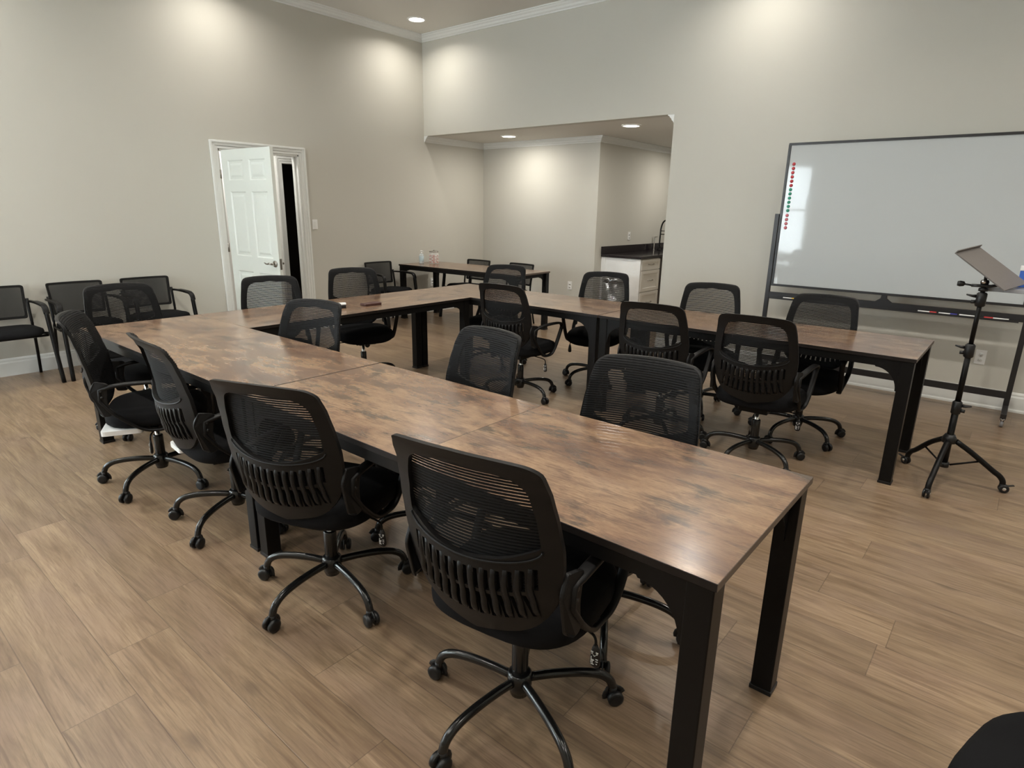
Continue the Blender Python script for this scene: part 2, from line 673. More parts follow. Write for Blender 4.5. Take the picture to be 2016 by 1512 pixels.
struct(MB().box(-2.6, RX + T, RY - T, 6.0, -0.1, 0).build('floor', M['floor']))
struct(MB().box(-T, RX + T, RY - T, T, H, H + 0.1).build('ceiling', M['ceil']))
struct(MB().box(0, XO + 0.02, T - 0.001, 5.9, HO + 0.0005, HO + 0.1).build('ceiling_alcove', M['ceil']))
w = MB()
w.box(-T, 0, RY, ADDED_WIN[0], 0, H).box(-T, 0, ADDED_WIN[0], ADDED_WIN[1], 0, 0.62).box(-T, 0, ADDED_WIN[0], ADDED_WIN[1], 2.53, H)
w.box(-T, 0, ADDED_WIN[1], DY0, 0, H).box(-T, 0, DY1, 6.0, 0, H).box(-T, 0, DY0, DY1, DZ, H)
struct(w.build('wall_left', M['wall']))
w = MB()
w.box(XO, RX + T, 0, T, 0, H).box(0, XO, 0, T, HO, H)
struct(w.build('wall_back', M['wall']))
struct(MB().box(RX, RX + T, RY, 0, 0, H).build('wall_right', M['wall']))
w = MB()
xs = [-T]
for (wa, wb) in WINDOWS:
    w.box(xs[-1], wa, WIN_Y - T, WIN_Y, 0, H)
    w.box(wa, wb, WIN_Y - T, WIN_Y, 0, 0.62)
    w.box(wa, wb, WIN_Y - T, WIN_Y, 2.53, H)
    xs.append(wb)
w.box(xs[-1], RX + T, WIN_Y - T, WIN_Y, 0, H)
struct(w.build('wall_front', M['wall']))
struct(MB().box(0, XK, DB, DB + T, 0, HO).build('wall_alcove_back', M['wall']))
struct(MB().box(XK - T, XK, DB + T, 5.8, 0, HO).build('wall_kitchen_left', M['wall']))
struct(MB().box(XO, XO + T, T, 5.8, 0, HO).build('wall_kitchen_right', M['wall']))
struct(MB().box(XK - T, XO + T, 5.8, 5.9, 0, HO).build('wall_kitchen_end', M['wall']))

CROWN = [(0, 0), (0, -0.082), (0.010, -0.082), (0.012, -0.070), (0.028, -0.058), (0.036, -0.040), (0.052, -0.028),
         (0.060, -0.014), (0.074, -0.012), (0.076, 0)]
BASE = [(0, 0), (0.016, 0), (0.016, 0.100), (0.011, 0.112), (0.011, 0.122), (0.006, 0.132), (0, 0.136)]
SHOE = [(0, 0), (0.030, 0), (0.028, 0.012), (0.016, 0.020), (0.016, 0.100), (0.011, 0.112), (0.011, 0.122), (0.006, 0.132), (0, 0.136)]


def molding(name, prof, p0, p1, out, z, s=1.0):
    """sweep a wall profile (distance out, height) from p0 to p1 along a wall"""
    o = Vector((out[0], out[1]))
    m0, m1 = p0[2] if len(p0) > 2 else 0, p1[2] if len(p1) > 2 else 0   # mitre: +1 longer with the profile, -1 shorter
    d = (Vector(p1[:2]) - Vector(p0[:2])).normalized()

    def at(p, mm, a, b):
        q = Vector(p[:2]) + o * (a * s) + d * (mm * a * s)
        return (q.x, q.y, z + b * s)
    mb = MB().prism(prof, lambda a, b: at(p0, m0, a, b), lambda a, b: at(p1, m1, a, b))
    return struct(mb.build(name, M['trim']))


molding('trim_1', CROWN, (0, RY, 0), (0, 0, -1), (1, 0), H, 1.0)
molding('trim_2', CROWN, (0, 0, 1), (RX, 0, 0), (0, -1), H, 1.0)
molding('trim_3', CROWN, (0, 0.002, 0), (0, DB, -1), (1, 0), HO, 0.95)
molding('trim_4', CROWN, (0, DB, 1), (XK, DB, 1), (0, -1), HO, 0.95)
molding('trim_5', CROWN, (XK, DB, -1), (XK, 5.8, 0), (1, 0), HO, 0.95)
molding('trim_6', CROWN, (XO, 5.8, 0), (XO, 0.002, 0), (-1, 0), HO, 0.95)
molding('baseboard_left', BASE, (0, RY), (0, DY0 - 0.081), (1, 0), 0, 1.15)
molding('baseboard_left_far', BASE, (0, DY1 + 0.081), (0, DB), (1, 0), 0, 1.15)
molding('baseboard_back', SHOE, (XO, 0), (RX, 0), (0, -1), 0, 1.15)
molding('baseboard_alcove', BASE, (0, DB), (XK, DB), (0, -1), 0, 1.15)
molding('baseboard_kitchen', BASE, (XK, DB), (XK, 1.395), (1, 0), 0, 1.15)

# hallway beyond the door
struct(MB().box(-1.32, -1.2, -6, -1.50, 0, 2.6).box(-1.32, -1.2, -0.70, 1.5, 0, 2.6).box(-1.32, -1.2, -1.50, -0.70, 2.045, 2.6).build('wall_hall', M['hallwall']))
struct(MB().box(-1.32, -T, -6.1, -6.0, 0, 2.6).build('wall_hall_near', M['hallwall']))
struct(MB().box(-1.32, -T, 1.5, 1.6, 0, 2.6).build('wall_hall_far', M['hallwall']))
struct(MB().box(-1.32, -T, -6.1, 1.6, 2.6, 2.7).build('ceiling_hall', M['hallwall']))
struct(MB().box(-2.55, -2.45, -2.6, 0.4, 0, 2.6).box(-2.55, -1.32, -2.6, -2.5, 0, 2.6).box(-2.55, -1.32, 0.3, 0.4, 0, 2.6)
       .box(-2.55, -1.32, -2.6, 0.4, 2.6, 2.7).build('wall_dark_room', M['darkroom']))


def casing(mb, ya, yb, zt, x, out, wd=0.081):
    """a stepped door casing round the opening ya..yb, zt on the wall plane x"""
    for (i0, i1, d) in ((0.0, 0.030, 0.011), (0.030, 0.060, 0.016), (0.060, wd, 0.024)):
        xa, xb = sorted((x, x + out * d))
        mb.box(xa, xb, ya - i1, ya - i0, 0, zt + i1)
        mb.box(xa, xb, yb + i0, yb + i1, 0, zt + i1)
        mb.box(xa, xb, ya - i0, yb + i0, zt + i0, zt + i1)
    return mb


# door 1: the open six panel door
d1 = struct(thing('door_1', (0, 0, 0)))
casing(MB(), DY0, DY1, DZ, 0.0, 1).build('casing', M['trim'], d1, 0.003)
MB().box(-T, 0.002, DY0 - 0.001, DY0 + 0.018, 0, DZ).box(-T, 0.002, DY1 - 0.018, DY1 + 0.001, 0, DZ).box(-T, 0.002, DY0, DY1, DZ - 0.018, DZ)\
    .box(-0.07, -0.055, DY0 + 0.018, DY0 + 0.03, 0, DZ - 0.018).box(-0.07, -0.055, DY1 - 0.03, DY1 - 0.018, 0, DZ - 0.018)\
    .build('jamb', M['trim'], d1)
casing(MB(), DY0, DY1, DZ, -T, -1).build('casing', M['trim'], d1, 0.003)
LW, LH, LT = 0.890, 2.035, 0.035


def raised_panel_leaf():
    """leaf in its own frame: x along the width from the hinge, y thickness, z height"""
    mb = MB()
    xs_ = [0, 0.115, 0.400, 0.505, 0.790, LW]
    zs_ = [0, 0.24, 0.80, 0.96, 1.62, 1.73, 1.93, LH]
    for i in range(5):
        for j in range(7):
            if i in (1, 3) and j in (1, 3, 5):
                a, b, c, d = xs_[i], xs_[i + 1], zs_[j], zs_[j + 1]
                for side in (0, 1):
                    def Y(t):
                        return t if side == 0 else LT - t
                    rings = []
                    for (ins, dep) in ((0, 0), (0.012, 0.009), (0.030, 0.009), (0.052, 0.002)):
                        rings.append([(a + ins, Y(dep), c + ins), (b - ins, Y(dep), c + ins), (b - ins, Y(dep), d - ins), (a + ins, Y(dep), d - ins)])
                    mb.loft(rings, True, False, False)
                    mb.add(rings[-1], [(0, 1, 2, 3)])
            else:
                a, b, c, d = xs_[i], xs_[i + 1], zs_[j], zs_[j + 1]
                mb.add([(a, 0, c), (b, 0, c), (b, 0, d), (a, 0, d)], [(0, 1, 2, 3)])
                mb.add([(a, LT, c), (b, LT, c), (b, LT, d), (a, LT, d)], [(3, 2, 1, 0)])
    mb.add([(0, 0, 0), (LW, 0, 0), (LW, LT, 0), (0, LT, 0), (0, 0, LH), (LW, 0, LH), (LW, LT, LH), (0, LT, LH)],
           [(0, 1, 2, 3), (4, 7, 6, 5), (0, 3, 7, 4), (1, 5, 6, 2)])
    return mb


leaf = raised_panel_leaf().build('leaf', M['door'], d1)
leaf.location = (0.048, DY0 + 0.010, 0.012)
leaf.rotation_euler = (0, 0, R(3.5))
hd = MB()
hd.lathe([(0.0, -0.012), (0.033, -0.012), (0.033, -0.004), (0.030, 0.0)], 20, (LW - 0.065, 0, 0.91), 'y')
hd.tube([(LW - 0.065, -0.004, 0.91), (LW - 0.065, -0.05, 0.91)], 0.010, 10)
hd.tube([(LW - 0.062, -0.052, 0.91), (LW - 0.10, -0.056, 0.914), (LW - 0.135, -0.054, 0.906), (LW - 0.165, -0.053, 0.912), (LW - 0.185, -0.052, 0.918)],
        [0.011, 0.010, 0.008, 0.008, 0.006], 10)
hd.build('lever_handle', M['nickel'], leaf)
hd = MB()
hd.lathe([(0.030, LT), (0.033, LT + 0.004), (0.033, LT + 0.012), (0.0, LT + 0.012)], 20, (LW - 0.065, 0, 0.91), 'y')
hd.tube([(LW - 0.065, LT + 0.004, 0.91), (LW - 0.065, LT + 0.05, 0.91)], 0.010, 10)
hd.tube([(LW - 0.062, LT + 0.052, 0.91), (LW - 0.12, LT + 0.056, 0.912), (LW - 0.185, LT + 0.052, 0.918)], [0.011, 0.009, 0.006], 10)
hd.build('lever_handle', M['nickel'], leaf)
MB().box(LW - 0.001, LW + 0.0015, 0.006, 0.029, 0.855, 0.965).build('latch_plate', M['nickel'], leaf)
for z in (0.22, 1.045, 1.81):
    MB().tube([(0.008, DY0 + 0.004, z - 0.045), (0.008, DY0 + 0.004, z + 0.045)], 0.008, 10)\
        .box(-0.03, 0.006, DY0 + 0.0175, DY0 + 0.0195, z - 0.045, z + 0.045).build('hinge', M['nickel'], d1)
# door 2: cased opening to the dark room across the hall
d2 = struct(thing('door_2', (0, 0, 0)))
casing(MB(), -1.50, -0.70, 2.045, -1.2, 1, 0.085).build('casing', M['trim'], d2, 0.003)

# windows behind the camera, the side one added for fill, with their blinds


def build_window(n, loc, rz, wd):
    """local x along the wall, y into the room, z up"""
    wn = struct(thing('window_%d' % n, loc, rz))
    a_, b_ = -wd / 2, wd / 2
    fr = MB()
    for (a, b, c, d) in ((a_, a_ + 0.05, 0.62, 2.53), (b_ - 0.05, b_, 0.62, 2.53), (a_, b_, 0.62, 0.67), (a_, b_, 2.48, 2.53),
                         (a_, b_, 1.55, 1.59), (-0.03, 0.03, 0.62, 2.53)):
        fr.box(a, b, -0.10, -0.05, c, d)
    fr.build('window_frame', M['trim'], wn)
    MB().box(a_ + 0.02, b_ - 0.02, -0.078, -0.074, 0.64, 2.51).build('pane', M['glass'], wn)
    sl = MB()
    for i in range(36):
        sl.cbox((0, -0.022, 0.70 + i * 0.0505), (wd - 0.03, 0.040, 0.003), Matrix.Rotation(R(36), 3, 'X'))
    sl.build('blind', M['slat'], wn)
    cs = MB()
    for (a, b, c, d) in ((a_ - 0.09, a_, 0.53, 2.62), (b_, b_ + 0.09, 0.53, 2.62), (a_, b_, 2.53, 2.62), (a_ - 0.11, b_ + 0.11, 0.58, 0.62)):
        cs.box(a, b, 0, 0.02, c, d)
    cs.build('window_trim', M['trim'], wn)


build_window(1, (sum(WINDOWS[0]) / 2, WIN_Y, 0), 0, WINDOWS[0][1] - WINDOWS[0][0])
build_window(2, (0, sum(ADDED_WIN) / 2, 0), R(-90), ADDED_WIN[1] - ADDED_WIN[0])

# hall ceiling lamp
hl = thing('hall_ceiling_lamp', (-0.62, -2.3, 2.6))
tag(hl, 'lamp lighting the hallway beyond the open white door', 'ceiling lamp')
MB().lathe([(0.0, -0.02), (0.14, -0.02), (0.16, -0.008), (0.16, 0.0)], 24).build('diffuser', M['lens'], hl)
area_light('hall_light', (0, 0, -0.03), (0, 0, 0), 0.28, HALL_W, (1.0, 0.97, 0.92), hl)


def ceiling_lamp(x, y, z, watts, label, group, spread=150):
    t = thing('recessed_ceiling_lamp', (x, y, z), 0, label, 'ceiling lamp', group)
    MB().lathe([(0.090, -0.002), (0.094, -0.011), (0.110, -0.009), (0.116, 0.0)], 32, cap=False).build('trim_ring', M['white'], t)
    MB().lathe([(0.0, -0.0095), (0.075, -0.0095), (0.0915, -0.006), (0.0915, -0.001)], 32).build('lens', M['lens'], t)
    area_light('lamp_light', (0, 0, -0.013), (0, 0, 0), 0.175, watts, LAMP_COL, t, spread=spread)
    return t


ceiling_lamp(0.521, -0.554, H, LAMP_W, 'round recessed lamp in the high ceiling near the corner', 'lamps in the main ceiling')
for (x, y) in ((0.521, -2.9), (4.6, -0.554), (4.6, -2.9), (0.521, -5.3), (4.6, -5.3), (8.3, -0.9), (8.3, -2.9), (8.3, -5.3), (0.521, -7.7), (4.6, -7.7), (2.56, -2.9), (6.5, -2.9), (2.56, -5.3), (6.5, -5.3), (2.56, -7.7), (6.5, -7.7)):  # the inner lamps at the list's end are added for ambient fill
    ceiling_lamp(x, y, H, LAMP_W * (1.9 if y < -2 and x > 1 else 1.0), 'recessed lamp in the high ceiling outside the picture, some of these added for fill', 'lamps in the main ceiling')
ceiling_lamp(1.035, 0.603, HO, ALCOVE_W, 'recessed lamp in the alcove ceiling above the back table', 'lamps in the alcove ceiling', 176)
ceiling_lamp(2.953, 0.528, HO, ALCOVE_W, 'recessed lamp in the alcove ceiling in front of the kitchen counter', 'lamps in the alcove ceiling', 176)
ceiling_lamp(2.953, 2.9, HO, ALCOVE_W, 'recessed lamp over the kitchen sink, hidden behind the wall', 'lamps in the alcove ceiling', 176)


def wall_plate(loc, rz, label, cat, kind):
    """cover plate; local y points out of the wall"""
    name = 'light_switch' if kind == 'switch' else 'wall_outlet'
    t = thing(name, loc, rz, label, cat)
    MB().cbox((0, 0.003, 0), (0.072, 0.006, 0.117)).build('cover_plate', M['white'], t, 0.002)
    if kind == 'switch':
        MB().cbox((0, 0.007, 0), (0.033, 0.004, 0.066)).build('rocker', M['trim'], t, 0.0015)
    else:
        for s in (-1, 1):
            o = MB().lathe([(0.0165, 0.004), (0.0165, 0.008), (0.0, 0.008)], 20, (0, 0, s * 0.021), 'y')
            o.build('socket', M['trim'], t)
            MB().box(-0.007, -0.005, 0.0075, 0.0086, s * 0.021, s * 0.021 + 0.008).box(0.005, 0.007, 0.0075, 0.0086, s * 0.021, s * 0.021 + 0.008)\
                .box(-0.002, 0.002, 0.0075, 0.0086, s * 0.021 - 0.010, s * 0.021 - 0.006).build('slot', M['dark'], t)
    return t


wall_plate((0, -1.818, 1.283), R(-90), 'white light switch on the wall right of the open door', 'light switch', 'switch')
wall_plate((6.625, 0, 0.403), R(180), 'white double outlet low on the wall under the whiteboard', 'wall outlet', 'outlet')
wall_plate((1.714, DB, 0.448), R(180), 'white outlet on the alcove back wall right of the table', 'wall outlet', 'outlet')
wall_plate((0, 0.10, 0.44), R(-90), 'white outlet low on the left wall under the alcove table', 'wall outlet', 'outlet')
wall_plate((XK, 2.14, 1.145), R(-90), 'white outlet on the wall above the black kitchen counter', 'wall outlet', 'outlet')

# ------------------------------------------------------------------ conference tables
TL, TW, TH = 2.028, 0.7230, 0.75


def make_table():
    t = thing('conference_table', (0, 0, 0))
    hl_, hw_ = TL / 2, TW / 2
    zt, zb = TH, TH - 0.021
    for (a, b) in ((-hl_, -0.0004), (0.0004, hl_)):
        # a laminate slab: top face and edge banding
        s = MB().box(a, b, -hw_, hw_, zb, zt)
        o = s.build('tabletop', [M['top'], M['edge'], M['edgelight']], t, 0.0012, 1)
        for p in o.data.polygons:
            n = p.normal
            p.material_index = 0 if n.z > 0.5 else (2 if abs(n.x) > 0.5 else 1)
    LG = 0.064
    ins = 0.008
    for sx in (-1, 1):
        for sy in (-1, 1):
            x0, y0 = sx * (hl_ - ins), sy * (hw_ - ins)
            x1, y1 = x0 - sx * LG, y0 - sy * LG
            lg = MB().box(min(x0, x1), max(x0, x1), min(y0, y1), max(y0, y1), 0.012, zb).build('leg', M['steel'], t, 0.003)
            MB().box(min(x0, x1) - 0.003, max(x0, x1) + 0.003, min(y0, y1) - 0.003, max(y0, y1) + 0.003, 0.0, 0.016)\
                .build('foot_pad', M['rubber'], lg, 0.002)
    zap = zb - 0.045                       # lower edge of the apron

    def gusset_outline(L):
        """apron with an arched bracket at both ends, from -L/2 to L/2"""
        gx, gz = 0.125, 0.130
        pts = [(-L / 2, zb), (-L / 2, zap - gz)]
        pts.append((-L / 2 + 0.006, zap - gz))
        for k in range(11):
            a = PI / 2 * k / 10
            pts.append((-L / 2 + 0.008 + (gx - 0.012) * (1 - math.cos(a)), zap - 0.006 - (gz - 0.006) * (1 - math.sin(a))))
        pts.append((-L / 2 + gx, zap))
        q = [(-x, z) for (x, z) in reversed(pts)]
        return pts + q
    th = 0.004
    Lx = TL - 2 * (ins + LG) + 0.004
    Ly = TW - 2 * (ins + LG) + 0.004
    for sy in (-1, 1):
        y0 = sy * (hw_ - ins - 0.004)
        pl = gusset_outline(Lx)
        MB().prism(pl, lambda a, b: (a, y0, b), lambda a, b: (a, y0 - sy * th, b)).box(-Lx / 2, Lx / 2, min(y0, y0 - sy * 0.03), max(y0, y0 - sy * 0.03), zb - 0.006, zb - 0.001)\
            .build('side_apron', M['steel'], t)
    for sx in (-1, 1):
        x0 = sx * (hl_ - ins - 0.028)
        pl = gusset_outline(Ly)
        MB().prism(pl, lambda a, b: (x0, a, b), lambda a, b: (x0 - sx * th, a, b)).build('end_apron', M['steel'], t)
    return t


XA0, XA1 = 2.358, 6.423
YA0 = -5.0464
YA1 = YA0 + TW
YC0 = -2.2935
YC1 = YC0 + TW
proto_table = make_table()
tables = [
    (XA0 + TL / 2, YA0 + TW / 2, 0, 'brown rustic table, left half of the front row, its end facing the wall chairs'),
    (XA1 - TL / 2, YA0 + TW / 2, 0, 'brown rustic table nearest the camera, right half of the front row'),
    (XA0 + TW / 2, (YA1 + YC0) / 2, 90, 'brown rustic table linking the front and back rows, facing the open door'),
    (XA0 + TL / 2, YC0 + TW / 2, 0, 'brown rustic table, left half of the back row, in front of the alcove'),
    (XA1 - TL / 2, YC0 + TW / 2, 0, 'brown rustic table, right half of the back row, in front of the whiteboard'),
    (0.115 + TL / 2, -0.238, 2.2, 'brown rustic table standing alone in the alcove, carrying a sweet jar'),
]
for i, (x, y, a, lab) in enumerate(tables):
    o = proto_table if i == 0 else copy_tree(proto_table)
    o.location = (x, y, 0)
    o.rotation_euler = (0, 0, R(a))
    tag(o, lab, 'table', 'brown rustic conference tables')

# ------------------------------------------------------------------ office chairs
YE = [(0.43, -0.165), (0.52, -0.197), (0.62, -0.222), (0.70, -0.235), (0.78, -0.250), (0.86, -0.268), (0.92, -0.292), (0.96, -0.322)]
KC = [(0.43, 1.45), (0.62, 1.35), (0.76, 0.95), (0.95, 0.62)]


def back_y(x, z, off=0.0):
    return lerp_table(YE, z) - lerp_table(KC, z) * (0.22 ** 2 - x * x) + off


def mirror(pts):
    return pts + [(-x, z, r) for (x, z, r) in reversed(pts)]


def make_office_chair():
    t = thing('office_chair', (0, 0, 0))
    # --- back
    outer = rounded(mirror([(0.0, 0.960, 0.10), (0.120, 0.957, 0.05), (0.206, 0.947, 0.060), (0.228, 0.80, 0.09), (0.238, 0.690, 0.06), (0.222, 0.555, 0.08),
                            (0.150, 0.462, 0.10), (0.0, 0.432, 0.12)][::1])[:-0 or None], 7)
    outer = resample(outer, 0.014)
    window = rounded(mirror([(0.0, 0.918, 0.08), (0.162, 0.906, 0.055), (0.184, 0.80, 0.05), (0.190, 0.722, 0.012), (0.105, 0.682, 0.06), (0.0, 0.668, 0.08)]), 7)
    window = resample(window, 0.014)
    slots = []
    for k in range(-6, 7):
        x = k * 0.0292
        sag = 0.026 * (abs(k) / 6.0) ** 2
        for (za, zb_, sp) in ((0.580 + sag, 0.640 + sag, 0.0), (0.497 + sag * 1.3, 0.568 + sag, 1.0)):
            if abs(k) == 6 and sp:
                continue
            w_ = 0.0052
            dx = 0.10 * x * sp
            slots.append([(x - w_, zb_), (x - w_ - 0.0 + dx * 1.4, za), (x + w_ + dx * 1.4, za), (x + w_, zb_)])
    bk = sheet(outer, [window] + slots, lambda x, z: back_y(x, z), 0.014, 0.022).build('back_frame', M['plastic'], t, autosmooth=38)
    lip = [(p[0], back_y(p[0], p[1], -0.001), p[1]) for p in
           [(0.193 * math.sin(a), 0.716 - 0.050 * math.cos(a) ** 1.0 if abs(a) < PI / 2 else 0.716) for a in [(-PI / 2 + PI * i / 24) for i in range(25)]]]
    MB().tube(lip, 0.0036, 8).build('lumbar_lip', M['plastic'], bk)
    ribs = MB()
    for k in range(-6, 6):
        x = (k + 0.5) * 0.0292
        sag = 0.026 * (abs(k + 0.5) / 6.0) ** 2
        path = []
        for j in range(9):
            z = 0.645 + sag - j * 0.0185
            xx = x * (1 + 0.014 * max(0, j - 3))
            bulge = -0.001 - 0.004 * math.sin(PI * min(1, j / 8.0)) ** 1.5 - (0.005 if 6 <= j < 8 else 0)
            path.append((xx, back_y(xx, z, bulge + 0.004), z))
        ribs.tube(path, [(0.0092, 0.0034)] * 5 + [(0.0100, 0.0045)] * 3 + [(0.0085, 0.002)], 8, up=(0, 1, 0))
    ribs.build('lumbar_rib', M['plastic'], bk)
    inner = [(x * 0.975, 0.70 + (z - 0.70) * 0.985) for (x, z) in outer]
    sheet(inner, [], lambda x, z: back_y(x, z, 0.0160), 0.0035, 0.025).build('back_mesh', M['mesh'], t)
    # --- seat cushion
    rings = []
    for (sc_, z, dy) in ((0.80, 0.383, 0.0), (0.93, 0.388, 0.0), (0.99, 0.402, 0.002), (1.0, 0.425, 0.004), (0.985, 0.447, 0.004), (0.93, 0.464, 0.002),
                         (0.82, 0.474, 0), (0.60, 0.480, 0), (0.30, 0.482, 0)):
        ring = []
        for k in range(44):
            a = 2 * PI * k / 44
            ca, sa = math.cos(a), math.sin(a)
            x = math.copysign(abs(ca) ** 0.62, ca) * 0.245 * sc_
            y = math.copysign(abs(sa) ** 0.62, sa) * 0.242 * sc_ + 0.022 + dy
            zz = z
            if y > 0.12:
                zz -= (y - 0.12) ** 2 * 1.3
            ring.append((x, y, zz))
        rings.append(ring)
    MB().loft(rings).build('seat', M['fabric'], t)
    # --- arms: closed loops from the back frame to the underside of the seat
    for s in (-1, 1):
        x0 = s * 0.254
        ctrl = [(s * 0.240, -0.185, 0.608), (x0, -0.10, 0.628), (x0 + s * 0.006, 0.05, 0.632), (x0 + s * 0.006, 0.165, 0.622), (x0 + s * 0.004, 0.205, 0.595), (x0, 0.180, 0.530),
                (x0 - s * 0.004, 0.130, 0.440), (x0 - s * 0.012, 0.090, 0.385), (x0 - s * 0.022, 0.040, 0.370), (x0 - s * 0.022, -0.03, 0.385), (x0 - s * 0.010, -0.13, 0.470), (s * 0.240, -0.190, 0.550)]
        pts = catmull(ctrl, 5)
        ar = MB().tube(pts, [(0.0085, 0.016) if not (p[2] > 0.60 and p[1] > -0.16) else (0.0095, 0.0185) for p in pts], 12, closed=True, up=(1, 0, 0), sq=0.75)
        # the swept section is wide across the chair
        o = ar.build('armrest', M['plastic'], t)
        MB().tube([(s * 0.030, 0.02, 0.374), (x0 - s * 0.02, 0.02, 0.376)], (0.02, 0.006), 8).build('arm_bracket', M['steel'], o)
        bl = MB()
        for z in (0.570, 0.602):
            bl.lathe([(0.0, s * 0.2555), (0.0065, s * 0.2555), (0.0065, s * 0.244)], 10, (0, -0.178, z), 'x')
        bl.build('bolt', M['rubber'], o)
        pl_ = MB().prism(rounded([(-0.200, 0.470, 0.02), (-0.140, 0.466, 0.03), (-0.162, 0.545, 0.04), (-0.140, 0.638, 0.02), (-0.205, 0.650, 0.01), (-0.232, 0.600, 0.02)], 4),
                         lambda a, b: (s * (0.228 if a < -0.19 else 0.240), a, b), lambda a, b: (s * (0.240 if a < -0.19 else 0.254), a, b))
        pl_.build('arm_mount', M['plastic'], o, 0.003)
    # --- mechanism, lever, column
    MB().box(-0.085, 0.085, -0.12, 0.13, 0.338, 0.384).box(-0.045, 0.045, -0.05, 0.06, 0.318, 0.34).build('tilt_mechanism', M['steel'], t, 0.004)
    lv = MB().tube(catmull([(0.06, 0.03, 0.352), (0.14, 0.02, 0.350), (0.215, 0.005, 0.346), (0.236, 0.0, 0.335), (0.240, -0.002, 0.310)], 4), 0.004, 8).build('lever', M['steel'], t)
    MB().loft([[(0.240 + 0.014 * w_ * math.cos(a), -0.002 + 0.007 * w_ * math.sin(a), z) for a in [2 * PI * k / 12 for k in range(12)]]
               for (w_, z) in ((0.4, 0.318), (0.8, 0.305), (1.1, 0.275), (1.15, 0.255), (0.7, 0.246))]).build('lever_grip', M['rubber'], lv)
    ic = MB()
    for (xa, xb, za, zb_) in ((0.229, 0.236, 0.296, 0.299), (0.244, 0.251, 0.296, 0.299), (0.231, 0.235, 0.291, 0.293), (0.245, 0.249, 0.291, 0.293), (0.230, 0.232, 0.262, 0.281),
                              (0.230, 0.240, 0.270, 0.273), (0.234, 0.236, 0.258, 0.270), (0.230, 0.240, 0.257, 0.259), (0.244, 0.251, 0.275, 0.277), (0.244, 0.251, 0.268, 0.270), (0.245, 0.249, 0.260, 0.262)):
        ic.box(xa, xb, -0.0105, -0.0085, za, zb_)
    ic.prism([(0.235, 0.289), (0.240, 0.284), (0.245, 0.289), (0.240, 0.286)], lambda a, b: (a, -0.0105, b), lambda a, b: (a, -0.0085, b))
    ic.build('printed_pictogram', M['white'], lv)
    MB().lathe([(0.0, 0.135), (0.020, 0.135), (0.022, 0.17), (0.017, 0.178), (0.0, 0.178)], 14, (0, 0, 0.345), 'y').build('tension_knob', M['rubber'], t)
    MB().lathe([(0.0135, 0.15), (0.0135, 0.33)], 16).build('gas_piston', M['chrome'], t)
    MB().lathe([(0.020, 0.080), (0.0255, 0.084), (0.0255, 0.262), (0.0235, 0.266), (0.0135, 0.266)], 20).build('column', M['gloss'], t)
    MB().lathe([(0.0, 0.072), (0.028, 0.072), (0.036, 0.100), (0.038, 0.108), (0.038, 0.146), (0.031, 0.153), (0.0255, 0.153)], 20).build('base_hub', M['gloss'], t)
    # --- five bent tube legs on twin wheel casters; each turns about the column
    for k in range(5):
        p = catmull([(0.028, 0, 0.126), (0.10, 0, 0.130), (0.18, 0, 0.127), (0.245, 0, 0.115), (0.282, 0, 0.092), (0.296, 0, 0.064), (0.298, 0, 0.050)], 4)
        lg = MB().tube(p, [(0.0135, 0.0145)] * len(p), 12, up=(0, 0, 1)).build('base_leg', M['gloss'], t)
        lg.rotation_euler = (0, 0, 2 * PI * k / 5)
        ct = MB()
        hood = []
        for j in range(9):
            a = R(200 - j * 23)
            hood.append((0.300 + 0.003 + 0.028 * math.cos(a), 0.0, 0.027 + 0.028 * math.sin(a)))
        ct.tube(hood, (0.0105, 0.003), 8, up=(0, 1, 0))
        ct.lathe([(0.0, 0.030), (0.012, 0.030), (0.014, 0.048), (0.014, 0.062), (0.0, 0.062)], 12, (0.298, 0, 0))
        c = ct.build('caster', M['rubber'], lg)
        for s in (-1, 1):
            MB().lathe([(0.0, s * 0.007), (0.022, s * 0.007), (0.0255, s * 0.009), (0.0255, s * 0.021), (0.020, s * 0.025), (0.012, s * 0.026), (0.0, s * 0.024)], 20,
                       (0.305, 0, 0.0258), 'y').build('wheel', M['rubber'], lg)
    return t


def catmull(P, n):
    P = [Vector(p) for p in P]
    out = []
    for i in range(len(P) - 1):
        p0 = P[i - 1] if i > 0 else P[0] * 2 - P[1]
        p3 = P[i + 2] if i + 2 < len(P) else P[-1] * 2 - P[-2]
        p1, p2 = P[i], P[i + 1]
        for k in range(n):
            t = k / n
            out.append(0.5 * ((2 * p1) + (p2 - p0) * t + (2 * p0 - 5 * p1 + 4 * p2 - p3) * t * t + (3 * p1 - p0 - 3 * p2 + p3) * t ** 3))
    out.append(P[-1])
    return out


UPPER = ('back_frame', 'back_mesh', 'seat', 'armrest', 'tilt_mechanism', 'lever', 'tension_knob', 'gas_piston')
proto_chair = make_office_chair()
G1, G2, G3, G4, G5 = ('office chairs along the front of the front row', 'office chairs inside the U of tables', 'office chairs on the whiteboard side of the back row',
                      'office chairs on the door side of the linking table', 'office chairs along the near side of the back row')
